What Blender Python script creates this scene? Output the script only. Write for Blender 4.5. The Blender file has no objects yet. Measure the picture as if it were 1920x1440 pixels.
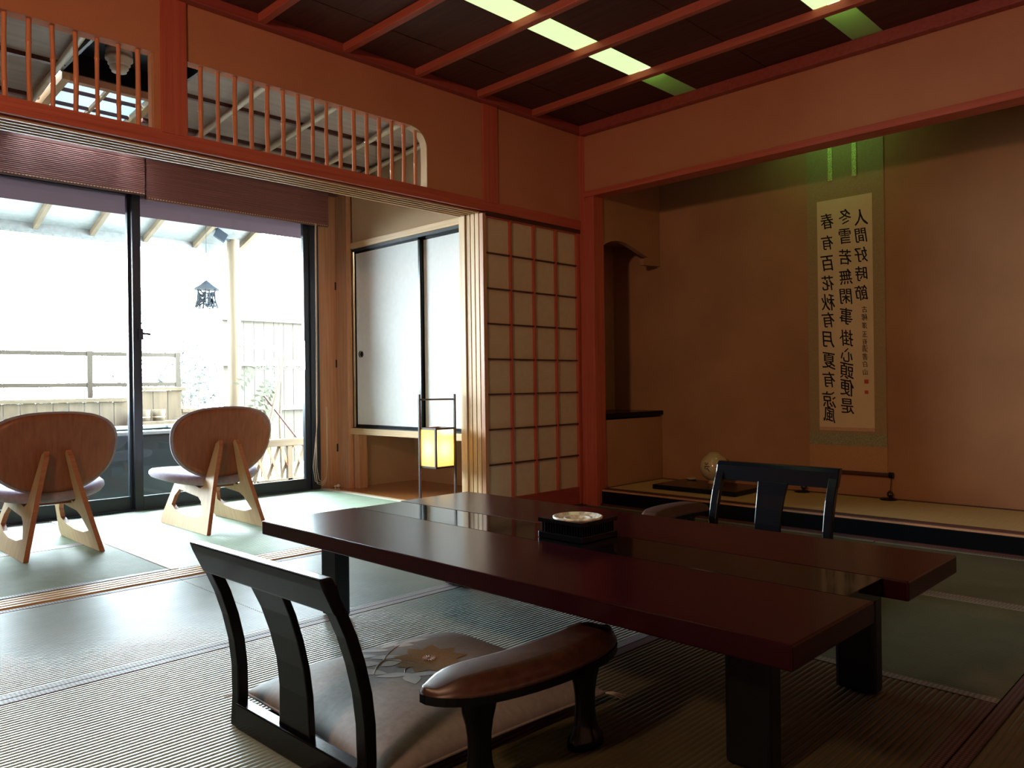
import bpy, bmesh, math, random
from mathutils import Vector, Matrix, noise
R = random.Random(7)
S = bpy.context.scene
COL = S.collection
PI = math.pi

# ------------------------------------------------------------------ camera, world, lights, exposure
cam = bpy.data.cameras.new('camera'); camo = bpy.data.objects.new('camera', cam); COL.objects.link(camo)
cam.sensor_fit = 'HORIZONTAL'; cam.sensor_width = 36; cam.lens = 36 * 1461 / 1920
cam.clip_start = .02; cam.clip_end = 200
camo.matrix_world = (Matrix.Translation((0, 0, .775)) @ Matrix.Rotation(math.radians(44.77 - 90), 4, 'Z')
                     @ Matrix.Rotation(PI / 2, 4, 'X') @ Matrix.Rotation(-.013, 4, 'Z'))
S.camera = camo
w = bpy.data.worlds.new('world'); S.world = w; w.use_nodes = True
bg = w.node_tree.nodes['Background']
bg.inputs[0].default_value = (.76, .93, 1.0, 1); bg.inputs[1].default_value = 76.0
S.view_settings.view_transform = 'Standard'; S.view_settings.look = 'None'
S.view_settings.exposure = 0.0; S.view_settings.gamma = 1.0; S.view_settings.use_curve_mapping = False
try:
    S.cycles.use_denoising = True
    S.cycles.max_bounces = 10; S.cycles.diffuse_bounces = 5; S.cycles.glossy_bounces = 4
    S.cycles.transparent_max_bounces = 12; S.cycles.caustics_reflective = False; S.cycles.caustics_refractive = False
    S.cycles.sample_clamp_indirect = 4.0
except Exception:
    pass

def area_light(name, loc, target, size, power, color, size_y=None, portal=False, spread=None):
    l = bpy.data.lights.new(name, 'AREA'); l.energy = power; l.color = color; l.size = size
    if size_y: l.shape = 'RECTANGLE'; l.size_y = size_y
    if spread: l.spread = spread
    if portal: l.cycles.is_portal = True
    o = bpy.data.objects.new(name, l); COL.objects.link(o); o.location = loc
    o.rotation_euler = (Vector(target) - Vector(loc)).to_track_quat('-Z', 'Y').to_euler()
    return o
area_light('window_portal', (1.85, 5.42, 1.02), (1.85, 0, 1.02), 2.7, 1, (1, 1, 1), 2.3, portal=True)
# the warm lamp standing behind the photographer
area_light('room_lamp', (-1.15, .9, 1.90), (3.2, 3.0, 1.75), .20, 37, (1.0, .57, .34))

# ------------------------------------------------------------------ materials
def nmat(name):
    m = bpy.data.materials.new(name); m.use_nodes = True
    nt = m.node_tree; b = nt.nodes['Principled BSDF']
    return m, nt, b
def pbr(name, col, col2=None, rough=.6, scale=(8, 8, 8), nscale=3.0, detail=4, bump=0.0, spec=.5, coat=0.0, metal=0.0, contrast=(.3, .7), coat_rough=.05, bscale=None, sheen=0):
    m, nt, b = nmat(name)
    L = nt.links.new
    b.inputs['Roughness'].default_value = rough
    b.inputs['Specular IOR Level'].default_value = spec
    b.inputs['Metallic'].default_value = metal
    b.inputs['Coat Weight'].default_value = coat; b.inputs['Coat Roughness'].default_value = coat_rough
    if sheen: b.inputs['Sheen Weight'].default_value = sheen
    b.inputs['Base Color'].default_value = (*col, 1)
    if col2 or bump:
        tc = nt.nodes.new('ShaderNodeTexCoord'); mp = nt.nodes.new('ShaderNodeMapping')
        mp.inputs['Scale'].default_value = scale; L(tc.outputs['Object'], mp.inputs['Vector'])
        n = nt.nodes.new('ShaderNodeTexNoise'); n.inputs['Scale'].default_value = nscale; n.inputs['Detail'].default_value = detail
        L(mp.outputs[0], n.inputs['Vector'])
        if col2:
            r = nt.nodes.new('ShaderNodeValToRGB')
            r.color_ramp.elements[0].position = contrast[0]; r.color_ramp.elements[1].position = contrast[1]
            r.color_ramp.elements[0].color = (*col, 1); r.color_ramp.elements[1].color = (*col2, 1)
            L(n.outputs['Fac'], r.inputs[0]); L(r.outputs[0], b.inputs['Base Color'])
        if bump:
            if bscale:
                n = nt.nodes.new('ShaderNodeTexNoise'); n.inputs['Scale'].default_value = bscale; n.inputs['Detail'].default_value = 3
                L(tc.outputs['Object'], n.inputs['Vector'])
            bp = nt.nodes.new('ShaderNodeBump'); bp.inputs['Strength'].default_value = bump; bp.inputs['Distance'].default_value = .002
            L(n.outputs['Fac'], bp.inputs['Height']); L(bp.outputs[0], b.inputs['Normal'])
    return m
def emit(name, col, strength):
    m, nt, b = nmat(name)
    b.inputs['Base Color'].default_value = (*col, 1)
    b.inputs['Emission Color'].default_value = (*col, 1); b.inputs['Emission Strength'].default_value = strength
    return m
def glass_mat(name, tint=(1, 1, 1)):
    m, nt, b = nmat(name); nt.nodes.remove(b)
    out = nt.nodes['Material Output']
    t = nt.nodes.new('ShaderNodeBsdfTransparent'); t.inputs[0].default_value = (*tint, 1)
    g = nt.nodes.new('ShaderNodeBsdfGlossy'); g.inputs['Roughness'].default_value = .01
    f = nt.nodes.new('ShaderNodeFresnel'); f.inputs[0].default_value = 1.45
    x = nt.nodes.new('ShaderNodeMixShader')
    nt.links.new(f.outputs[0], x.inputs[0]); nt.links.new(t.outputs[0], x.inputs[1]); nt.links.new(g.outputs[0], x.inputs[2])
    nt.links.new(x.outputs[0], out.inputs[0])
    return m
def translucent(name, col, tr=.5):
    m, nt, b = nmat(name); nt.nodes.remove(b)
    out = nt.nodes['Material Output']
    d = nt.nodes.new('ShaderNodeBsdfDiffuse'); d.inputs[0].default_value = (*col, 1)
    t = nt.nodes.new('ShaderNodeBsdfTranslucent'); t.inputs[0].default_value = (*col, 1)
    x = nt.nodes.new('ShaderNodeMixShader'); x.inputs[0].default_value = tr
    nt.links.new(d.outputs[0], x.inputs[1]); nt.links.new(t.outputs[0], x.inputs[2]); nt.links.new(x.outputs[0], out.inputs[0])
    return m

M = {}
M['plaster'] = pbr('plaster', (.42, .165, .088), (.48, .196, .106), .95, (1, 1, 1), 2.2, 5, .35, .1, bscale=260)
M['plaster_toko'] = pbr('plaster_tokonoma', (.35, .18, .092), (.42, .22, .112), .95, (1, 1, 1), 3.0, 6, .5, .1, bscale=180)
M['plaster_light'] = pbr('plaster_light', (.44, .31, .19), (.50, .36, .22), .95, (1, 1, 1), 2.2, 5, .3, .1, bscale=220)
def wood(name, a, b, axis, rough=.5, fine=60, **k):
    sc = [fine, fine, fine]; sc['xyz'.index(axis)] = 2.0
    return pbr(name, a, b, rough, tuple(sc), 1.0, 6, k.pop('bump', .12), k.pop('spec', .3), **k)
for ax in 'xyz':
    M['trim_' + ax] = wood('red_cedar_' + ax, (.38, .070, .043), (.50, .112, .068), ax, .5)
    M['hinoki_' + ax] = wood('pale_cypress_' + ax, (.52, .33, .16), (.66, .46, .25), ax, .45)
    M['jamb_' + ax] = wood('brown_cypress_' + ax, (.40, .19, .10), (.52, .27, .15), ax, .4)
    M['darkwood_' + ax] = wood('dark_stained_wood_' + ax, (.05, .017, .015), (.085, .03, .025), ax, .4)
    M['farwood_' + ax] = wood('sky_dimmed_wood_' + ax, (.026, .020, .013), (.036, .029, .020), ax, .8, 25)  # darkened copy of the outdoor wood, colour cut to offset the open sky
    M['outwood_' + ax] = wood('weathered_wood_' + ax, (.070, .052, .032), (.12, .09, .058), ax, .8, 25)
    M['mauve_' + ax] = wood('purple_brown_wood_' + ax, (.11, .045, .042), (.16, .068, .060), ax, .5)
M['board'] = wood('ceiling_board_grain', (.055, .014, .011), (.095, .028, .02), 'y', .6, 40)
M['batten'] = wood('ceiling_batten_wood', (.34, .07, .045), (.44, .10, .06), 'y', .5)
M['cornice'] = wood('ceiling_cornice_wood', (.25, .045, .035), (.34, .07, .05), 'x', .45)
M['black'] = pbr('black_lacquer', (.0025, .0035, .005), None, .20, spec=.28)
M['blackmat'] = pbr('black_lacquer_satin', (.003, .004, .006), None, .38, spec=.25)
M['urushi'] = pbr('maroon_lacquer', (.017, .0010, .0028), (.022, .0016, .004), .20, (3, 3, 3), 2, 3, spec=.16, coat=.0, coat_rough=.1)
M['urushi_black'] = pbr('black_lacquer_inlay', (.003, .003, .004), None, .07, spec=.3)
M['aluminium'] = pbr('dark_navy_aluminium', (.016, .022, .032), None, .3, spec=.5)
M['paper'] = pbr('shoji_paper', (.54, .41, .28), (.58, .45, .31), .9, (1, 1, 1), 30, 3, spec=.1)
M['fusuma'] = pbr('fusuma_paper', (.80, .80, .78), (.84, .84, .82), .8, (1, 1, 1), 30, 3, spec=.15)
M['glass'] = glass_mat('window_glass')
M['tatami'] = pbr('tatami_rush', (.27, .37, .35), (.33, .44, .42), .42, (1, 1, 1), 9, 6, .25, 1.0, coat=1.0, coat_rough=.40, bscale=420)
M['tatami_shaded'] = pbr('tatami_rush_shaded', (.062, .056, .028), (.082, .073, .037), .5, (1, 1, 1), 9, 6, .25, .4, coat=.15, coat_rough=.45, bscale=420)  # shaded copy of the rush: the weaker light at right is in the colour
M['tatami_garden'] = pbr('tatami_rush_garden_room', (.20, .27, .18), (.25, .32, .22), .55, (1, 1, 1), 9, 6, .25, .45, bscale=420)
M['toko_mat'] = pbr('tokonoma_mat', (.50, .34, .14), (.57, .40, .18), .8, (3, 90, 3), 2, 3, .2, .2)

def heri_mat(name, a, b, sc=170, ax=0):
    m, nt, bs = nmat(name)
    tc = nt.nodes.new('ShaderNodeTexCoord')
    ch = nt.nodes.new('ShaderNodeTexChecker'); ch.inputs['Scale'].default_value = sc
    ch.inputs['Color1'].default_value = (*a, 1); ch.inputs['Color2'].default_value = (*b, 1)
    mp = nt.nodes.new('ShaderNodeMapping'); mp.inputs['Rotation'].default_value = (0, 0, PI / 4)
    nt.links.new(tc.outputs['Object'], mp.inputs[0]); nt.links.new(mp.outputs[0], ch.inputs[0])
    nt.links.new(ch.outputs[0], bs.inputs['Base Color']); bs.inputs['Roughness'].default_value = .55
    bs.inputs['Specular IOR Level'].default_value = .25
    return m
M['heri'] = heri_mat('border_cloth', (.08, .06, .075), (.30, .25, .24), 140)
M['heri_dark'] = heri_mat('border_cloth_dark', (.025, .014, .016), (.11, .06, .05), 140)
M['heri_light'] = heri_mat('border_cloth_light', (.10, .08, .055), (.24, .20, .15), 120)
M['heri_pale'] = pbr('border_cloth_pale', (.66, .66, .58), (.72, .72, .64), .7)

# ------------------------------------------------------------------ mesh building
def origin_of(p):
    v = Vector((0, 0, 0))
    while p:
        v += p.location; p = p.parent
    return v
class MB:
    def __init__(s): s.v = []; s.f = []; s.sm = []
    def add(s, vs, fs, smooth=False):
        o = len(s.v); s.v += [Vector(q) for q in vs]; s.f += [tuple(i + o for i in f) for f in fs]; s.sm += [smooth] * len(fs)
        return s
    def box(s, x0, x1, y0, y1, z0, z1):
        if x0 > x1: x0, x1 = x1, x0
        if y0 > y1: y0, y1 = y1, y0
        vs = [(x, y, z) for z in (z0, z1) for x, y in ((x0, y0), (x1, y0), (x1, y1), (x0, y1))]
        return s.add(vs, [(3, 2, 1, 0), (4, 5, 6, 7), (0, 1, 5, 4), (1, 2, 6, 5), (2, 3, 7, 6), (3, 0, 4, 7)])
    def obox(s, c, u, v, w_):   # oriented box: centre, three half vectors
        c, u, v, w_ = map(Vector, (c, u, v, w_))
        vs = [c + a * u + b * v + d * w_ for d in (-1, 1) for a, b in ((-1, -1), (1, -1), (1, 1), (-1, 1))]
        return s.add(vs, [(3, 2, 1, 0), (4, 5, 6, 7), (0, 1, 5, 4), (1, 2, 6, 5), (2, 3, 7, 6), (3, 0, 4, 7)])
    def prism(s, poly, place, a, b):   # poly [(p,q)], place(p,q,t)->xyz
        n = len(poly)
        vs = [place(p, q, a) for p, q in poly] + [place(p, q, b) for p, q in poly]
        fs = [tuple(range(n - 1, -1, -1)), tuple(range(n, 2 * n))] + [(i, (i + 1) % n, n + (i + 1) % n, n + i) for i in range(n)]
        return s.add(vs, fs)
    def tube(s, pts, rad, seg=8, cap=True, smooth=True, flat=1.0):
        pts = [Vector(p) for p in pts]; n = len(pts)
        if not isinstance(rad, (list, tuple)): rad = [rad] * n
        vs = []; up = Vector((0, 0, 1))
        prev = None
        for i, p in enumerate(pts):
            t = (pts[min(i + 1, n - 1)] - pts[max(i - 1, 0)]).normalized()
            if prev is None:
                a = t.cross(up)
                if a.length < .05: a = Vector((1, 0, 0)) - t * t.x
                a.normalize()
            else:
                a = (prev - t * prev.dot(t)).normalized()
            prev = a; b = t.cross(a)
            for k in range(seg):
                th = 2 * PI * k / seg
                vs.append(p + rad[i] * (math.cos(th) * a + math.sin(th) * b * flat))
        fs = [(i * seg + k, i * seg + (k + 1) % seg, (i + 1) * seg + (k + 1) % seg, (i + 1) * seg + k) for i in range(n - 1) for k in range(seg)]
        s.add(vs, fs, smooth)
        if cap:
            s.add([vs[k] for k in range(seg)], [tuple(range(seg - 1, -1, -1))]); s.add(vs[-seg:], [tuple(range(seg))])
        return s
    def lathe(s, prof, c=(0, 0, 0), seg=24, sx=1, sy=1, smooth=True):
        vs = [(c[0] + r * math.cos(2 * PI * k / seg) * sx, c[1] + r * math.sin(2 * PI * k / seg) * sy, c[2] + z) for r, z in prof for k in range(seg)]
        fs = [(i * seg + k, i * seg + (k + 1) % seg, (i + 1) * seg + (k + 1) % seg, (i + 1) * seg + k) for i in range(len(prof) - 1) for k in range(seg)]
        return s.add(vs, fs, smooth)
    def build(s, name, mat, parent=None, bevel=0, seg=2, subsurf=0, origin=None):
        me = bpy.data.meshes.new(name)
        off = origin_of(parent) if parent else (Vector(origin) if origin else Vector((0, 0, 0)))
        me.from_pydata([tuple(q - off) for q in s.v], [], s.f); me.update()
        bm = bmesh.new(); bm.from_mesh(me)
        for f, sm in zip(bm.faces, s.sm): f.smooth = sm
        bmesh.ops.recalc_face_normals(bm, faces=bm.faces[:])
        bm.to_mesh(me); bm.free()
        o = bpy.data.objects.new(name, me); COL.objects.link(o)
        me.materials.append(M[mat] if isinstance(mat, str) else mat)
        if parent: o.parent = parent
        elif origin: o.location = origin
        if bevel:
            b = o.modifiers.new('b', 'BEVEL'); b.width = bevel; b.segments = seg; b.limit_method = 'ANGLE'
        if subsurf:
            b = o.modifiers.new('s', 'SUBSURF'); b.levels = b.render_levels = subsurf
        return o
def Box(name, mat, d, parent=None, bevel=0.0):
    return MB().box(*d).build(name, mat, parent, bevel)
def thing(name, label, cat, loc, group=None, rot=0):
    o = bpy.data.objects.new(name, None); COL.objects.link(o); o.location = loc; o.rotation_euler = (0, 0, rot)
    o.empty_display_size = .05
    o['label'] = label; o['category'] = cat
    if group: o['group'] = group
    return o
def tag(o, label, cat, group=None, kind=None):
    o['label'] = label; o['category'] = cat
    if group: o['group'] = group
    if kind: o['kind'] = kind
    return o
def st(o, label=None, cat=None):
    o['kind'] = 'structure'
    if label: o['label'] = label
    if cat: o['category'] = cat
    return o
def copy_tree(o, parent=None):
    c = o.copy(); COL.objects.link(c); c.parent = parent
    for ch in list(o.children): copy_tree(ch, c)
    return c

# ------------------------------------------------------------------ SETTING: shell
YP = 3.19        # partition wall, main-room face
XT = 3.85        # tokonoma front plane
ZC = 2.395       # underside of ceiling boards
st(Box('floor', 'darkwood_x', (-1.7, 4.9, -1.4, 5.35, -.12, -.055)), 'dark sub-floor under the straw mats', 'floor')
ceil = st(Box('ceiling', 'darkwood_x', (-1.7, 4.75, -1.4, 3.40, 2.60, 2.66)), 'dark red timber ceiling of the main room with long battens', 'ceiling')
Xb = [XT - .01, 3.385, 2.945, 2.515, 2.085, 1.655]
while Xb[-1] > -1.5: Xb.append(Xb[-1] - .43)
SLOTS = [(2.445, 2.30), (1.455, 1.31)]
YS = [3.19, 2.88, 2.445, 2.30, 1.89, 1.455, 1.31, .90, -.09, -1.4]
for i in range(len(Xb) - 1):
    x1, x0 = Xb[i], Xb[i + 1]
    for j in range(len(YS) - 1):
        if (YS[j], YS[j + 1]) in SLOTS: continue
        g = .0025 if YS[j] in (2.88, 1.89, .90, -.09) else 0
        dz = .004 if YS[j] in (2.88, 1.89, .90, -.09) else 0
        Box('ceiling_board', 'board', (x0, x1, YS[j + 1], YS[j] - g, ZC - dz * .0 + (.003 if dz else 0), ZC + .012), ceil)
for x in Xb[1:]:
    Box('batten', 'batten', (x - .0175, x + .0175, -1.4, 3.15, ZC - .036, ZC + .002), ceil, .003)
# light slots: closed white-lined housings above
M['lamp_box'] = pbr('lamp_housing_white', (.75, .80, .62), None, .8)
M['diffuser_on'] = emit('lit_diffuser', (.76, 1.0, .50), 1.0)
M['diffuser_off'] = translucent('acrylic_diffuser', (.70, .80, .52), .6)
M['tube_end'] = emit('fluorescent_tube', (.75, 1.0, .5), 5.0)
glabels = ['row of green-white ceiling light panels nearest the bamboo transom', 'row of green-white ceiling light panels nearer the hanging scroll',
           ]
for r, (ya, yb) in enumerate(SLOTS):
    t = thing('ceiling_light', glabels[r], 'ceiling light', (1.2, (ya + yb) / 2, ZC), 'recessed ceiling light rows')
    MB().box(-1.7, Xb[0], yb - .02, yb, ZC + .012, ZC + .16).box(-1.7, Xb[0], ya, ya + .02, ZC + .012, ZC + .16).box(-1.7, Xb[0], yb - .02, ya + .02, ZC + .16, ZC + .17).build('housing', 'lamp_box', t)
    for i in range(len(Xb) - 1):
        x1, x0 = Xb[i], Xb[i + 1]
        lit = i > 0
        Box('diffuser', 'diffuser_on' if lit else 'diffuser_off', (x0 + .018, x1 - .018, yb + .003, ya - .003, ZC + .002, ZC + .008), t)
    Box('fluorescent_tube', 'tube_end', (3.30, 3.425, yb + .05, ya - .05, ZC + .02, ZC + .05), t)
# cornice round the main ceiling
st(Box('trim_1', 'cornice', (-1.6, XT, 3.145, YP, 2.352, ZC + .002), None, .003), 'red timber cornice along the partition wall')
st(Box('trim_2', 'cornice', (XT - .05, XT, -1.3, 3.145, 2.336, ZC + .002), None, .003), 'red timber cornice above the alcove wall')

# partition wall above the lintel, with the two bamboo transom openings
WY0, WY1 = YP, 3.245
zt, zr0, zr1 = 2.60, 1.812, 2.118
def yslab(mb, poly): mb.prism(poly, lambda p, q, t: (p, t, q), WY0, WY1)
mb = MB()
mb.box(-1.6, 3.95, WY0, WY1, zr1, zt)
mb.box(-1.6, .42, WY0, WY1, zr0 - .03, zr1)
mb.box(1.215, 1.345, WY0, WY1, zr0 - .03, zr1)
mb.box(2.607, 3.95, WY0, WY1, zr0 - .03, zr1)
rr = .10
arc = [(2.607 - rr + rr * math.sin(a), zr1 - rr + rr * math.cos(a)) for a in [PI / 2 * i / 12 for i in range(13)]]
yslab(mb, [(2.607, zr1)] + arc[::-1])
wp = st(mb.build('wall_partition', 'plaster'), 'orange-brown plaster wall over the sliding doors')
# lining of the openings (thin pale reveal)
mb = MB()
arc2 = [(2.607 - rr + (rr - .004) * math.sin(a), zr1 - rr + (rr - .004) * math.cos(a)) for a in [PI / 2 * i / 12 for i in range(13)]]
path = arc + [(2.607, zr0)] ; path2 = arc2 + [(2.603, zr0)]
for i in range(len(path) - 1):
    mb.prism([path[i], path[i + 1], path2[i + 1], path2[i]], lambda p, q, t: (p, t, q), WY0 + .002, WY1 - .002)
mb.build('reveal', 'plaster_light', wp)
# posts of the partition
st(Box('trim_3', 'trim_z', (1.237, 1.339, YP - .012, WY1 + .005, zr0 - .01, 2.352), None, .002), 'wide red cedar post between the two transom openings')
st(Box('trim_4', 'trim_z', (2.999, 3.113, YP - .012, WY1 + .005, zr0 - .01, 2.352), None, .002), 'red cedar post above the left edge of the lattice screen')
Box('jamb', 'jamb_z', (1.205, 1.225, WY0 + .01, WY1 - .01, zr0, zr1), wp)
# lintel with four grooves
kam = MB()
kam.box(-1.6, XT, YP - .008, 3.38, 1.775, zr0)
for a, b in ((YP - .008, 3.200), (3.226, 3.236), (3.262, 3.272), (3.298, 3.308), (3.334, 3.344), (3.368, 3.38)):
    kam.box(-1.6, XT, a, b, 1.752 if a > YP else 1.752, 1.776)
groove_shade = (-1.6, 2.995, 3.2005, 3.3675, 1.7735, 1.7748)
k = kam.build('trim_5', 'trim_x', None, .0015, 1); st(k, 'long red grooved lintel under the bamboo transoms')
for a, b in ((3.226, 3.236), (3.262, 3.272), (3.298, 3.308), (3.334, 3.344), (3.368, 3.381)):
    Box('groove_rail', 'hinoki_x', (-1.6, 2.99, a + .0005, b, 1.744, 1.7525), k)
Box('groove_shade', 'darkwood_x', groove_shade, k)  # dark strip painting shade into the lintel grooves
# header rail just above the shoji in the fixed bay
st(Box('trim_6', 'darkwood_x', (3.02, 3.86, YP - .004, YP + .03, 1.728, 1.752), None, .001), 'dark under-rail of the lintel above the lattice screen')
# sill tracks
sl = st(Box('trim_7', 'hinoki_x', (-1.6, XT, 3.212, 3.385, -.055, -.004), None, .001), 'pale grooved sill between the two rooms')
for a in (3.222, 3.258, 3.294, 3.330):
    Box('track_rail', 'hinoki_x', (-1.6, XT, a + .012, a + .034, -.004, .003), sl)
st(Box('trim_8', 'darkwood_x', (2.99, XT, YP - .03, YP + .022, -.055, .003), None, .001), 'dark floor rail under the lattice screen')
# corner pillar
st(Box('trim_9', 'trim_z', (XT, XT + .10, 3.078, 3.195, -.055, 1.99), None, .002), 'slim timber pillar at the alcove corner')
st(Box('trim_10', 'trim_z', (XT - .004, XT + .10, 3.145, 3.195, 1.93, 2.352), None, .002), 'thin red corner post above the alcove pillar')
# alcove: lintel, wall above, back, side, ceiling
st(Box('trim_11', 'trim_y', (XT - .012, XT + .10, -1.3, 3.15, 1.951, 1.986), None, .002), 'long red alcove lintel above the hanging scroll')
st(Box('wall_alcove_front', 'plaster', (XT, XT + .09, -1.3, 3.147, 1.985, 2.60)), 'orange-brown plaster wall above the alcove opening')
st(Box('wall_back', 'plaster_toko', (4.60, 4.70, -.2, 3.7, -.1, 2.67)), 'brown plaster back wall of the alcove behind the scroll')
st(Box('ceiling_alcove', 'darkwood_y', (XT + .09, 4.60, -.2, 3.10, 2.40, 2.44)), 'dark ceiling inside the alcove', 'ceiling')
st(Box('wall_right', 'plaster', (XT, 4.70, -1.4, .18, -.1, 2.60)), 'plaster wall right of the alcove')
# side wall with the bell-shaped niche opening
ny0, ny1 = 3.09, 3.13
sw = MB()
pl = lambda p, q, t: (p, t, q)
sw.box(XT + .09, 4.60, ny0, ny1, 1.72, 2.60)
sw.box(XT + .09, 4.60, ny0, ny1, -.1, .535)
tp = [(3.955, 1.649), (3.99, 1.672), (4.04, 1.690), (4.10, 1.701), (4.155, 1.702), (4.22, 1.694), (4.29, 1.676), (4.36, 1.655), (4.42, 1.638), (4.456, 1.630)]
for i in range(len(tp) - 1):
    sw.prism([tp[i], tp[i + 1], (tp[i + 1][0], 1.721), (tp[i][0], 1.721)], pl, ny0, ny1)
sw.box(XT + .09, 3.955, ny0, ny1, 1.598, 1.721)
sw.prism([(4.456, 1.630), (4.60, 1.630), (4.60, 1.582), (4.405, 1.574), (4.405, 1.618)], pl, ny0, ny1)
sw.box(4.456, 4.60, ny0, ny1, 1.629, 1.721)
s_ = st(sw.build('wall_side', 'plaster_toko'), 'brown plaster side wall of the alcove with a bell-shaped opening')
Box('reveal', 'darkwood_z', (XT + .098, XT + .105, ny0 + .005, 3.50, .56, 1.6), s_)
st(Box('wall_niche_back', 'plaster_toko', (XT + .06, 4.70, 3.50, 3.54, -.1, 1.80)), 'shaded plaster wall inside the bell-shaped niche')
st(Box('wall_niche_left', 'plaster_toko', (XT + .06, XT + .0985, 3.13, 3.54, -.1, 1.80)), 'inner cheek wall of the bell-shaped niche')
tag(MB().box(XT + .10, 4.60, 3.078, 3.50, .548, .578).build('niche_shelf', 'black', None, .004), 'black lacquered shelf board at the foot of the bell-shaped niche', 'shelf')
st(Box('ceiling_niche_top', 'plaster_toko', (XT + .06, 4.70, 3.05 + .08, 3.54, 1.76, 1.80)), 'top of the bell-shaped niche', 'ceiling')
# raised alcove floor
dais = st(MB().box(XT + .05, 4.60, .18, 3.10, -.055, .088).build('trim_12', 'black', None, .003), 'black lacquered front frame of the raised alcove floor')
Box('chamfer_light', 'jamb_y', (XT + .048, XT + .075, .18, 3.078, .0885, .098), dais, .002)  # orange-brown strip painting the light on the frame's top chamfer
Box('foot_strip', 'darkwood_y', (XT + .035, XT + .05, .18, 3.078, -.055, .012), dais)
am = thing('alcove_mat', 'long golden straw mat on the raised floor of the alcove', 'mat', (4.25, 1.6, .09))
Box('mat_surface', 'toko_mat', (XT + .10, 4.575, .18, 3.085, .0885, .103), am, .003)
for a, b, c_, d in ((XT + .077, XT + .10, .18, 3.085), (4.575, 4.598, .18, 3.085)):
    Box('mat_border', 'darkwood_y', (a, b, c_, d, .0885, .106), am)
Box('mat_border', 'darkwood_x', (XT + .10, 4.575, 3.077, 3.088, .103, .106), am)

# rest of the main room (behind and left of the camera)
st(Box('wall_left', 'plaster', (-1.75, -1.60, -1.4, 5.5, -.1, 2.66)), 'plaster wall left of the photographer')
st(Box('wall_rear', 'plaster', (-1.7, 4.75, -1.5, -1.38, -.1, 2.66)), 'plaster wall behind the photographer')
st(Box('trim_13', 'trim_y', (-1.602, -1.585, -1.38, 3.2, 1.78, 1.83)), 'red rail on the left wall')

# ------------------------------------------------------------------ tatami mats with real ribs
def tatami(x0, x1, y0, y1, along, label, heri=None, mat='tatami', heri_sides=(1, 1), hm='heri', pitch=.0152):
    t = thing('tatami_mat', label, 'mat', ((x0 + x1) / 2, (y0 + y1) / 2, -.05), 'tatami mats on the floor')
    hw = .033
    if along == 'x': a0, a1, b0, b1 = x0, x1, y0, y1
    else: a0, a1, b0, b1 = y0, y1, x0, x1
    c0 = b0 + (hw if heri_sides[0] else 0); c1 = b1 - (hw if heri_sides[1] else 0)
    n = max(4, round((c1 - c0) / pitch)); prof = []
    for i in range(n):
        for k in range(6):
            f = k / 6; prof.append((c0 + (i + f) * (c1 - c0) / n, -.0030 * (1 - abs(math.sin(PI * f)) ** .6)))
    prof.append((c1, -.0030))
    vs = []; fs = []
    e0, e1 = a0 + .0012, a1 - .0012
    for b, z in prof:
        vs += [(e0, b, z), (e1, b, z)] if along == 'x' else [(b, e0, z), (b, e1, z)]
    for i in range(len(prof) - 1): fs.append((2 * i, 2 * i + 1, 2 * i + 3, 2 * i + 2))
    m = MB(); m.add(vs, fs, True)
    m.build('rush_surface', mat, t)
    Box('mat_core', 'tatami_shaded', (x0 + .0015, x1 - .0015, y0 + .0015, y1 - .0015, -.05, -.0045), t)
    for s, (p, q) in zip(heri_sides, ((b0, b0 + hw), (b1 - hw, b1))):
        if not s: continue
        p += .0006; q -= .0006
        d = (e0, e1, p, q, -.0042, .0012) if along == 'x' else (p, q, e0, e1, -.0042, .0012)
        Box('border', hm if isinstance(s, int) else s, d, t, .0008)
    return t
# row beside the sill
tatami(-.50, 1.29, 2.285, 3.208, 'x', 'straw mat beside the sill at the lower left of the picture', hm='heri')
tatami(1.29, 3.055, 2.285, 3.208, 'x', 'straw mat beside the sill under the far left end of the low table', hm='heri')
# the big foreground ones
tatami(.36, 2.12, 1.385, 2.283, 'x', 'straw mat with strong ribs under the near legless chair')
tatami(-1.40, .358, 1.385, 2.283, 'x', 'straw mat at the left foreground edge')
tatami(.36, 2.12, .492, 1.383, 'x', 'straw mat under the near armrest and the front of the table', mat='tatami_shaded', hm='heri_dark')
tatami(-1.40, .358, .492, 1.383, 'x', 'straw mat just in front of the photographer')
tatami(1.30, 3.055, -.42, .490, 'x', 'straw mat in the lower right corner beyond the wide dark border', mat='tatami_shaded', hm='heri_dark')
tatami(-.50, 1.298, -.42, .490, 'x', 'straw mat beneath the photographer')
tatami(2.122, 3.055, .492, 2.283, 'y', 'olive straw mat under the far right leg of the table', mat='tatami_shaded', hm='heri_light')
tatami(3.057, 3.885, 1.40, 3.155, 'y', 'straw mat in front of the alcove behind the far chair', mat='tatami_shaded', hm='heri_light')
tatami(3.057, 3.885, -.42, 1.398, 'y', 'straw mat at the right in front of the alcove', mat='tatami_shaded', hm='heri_light')
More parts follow.
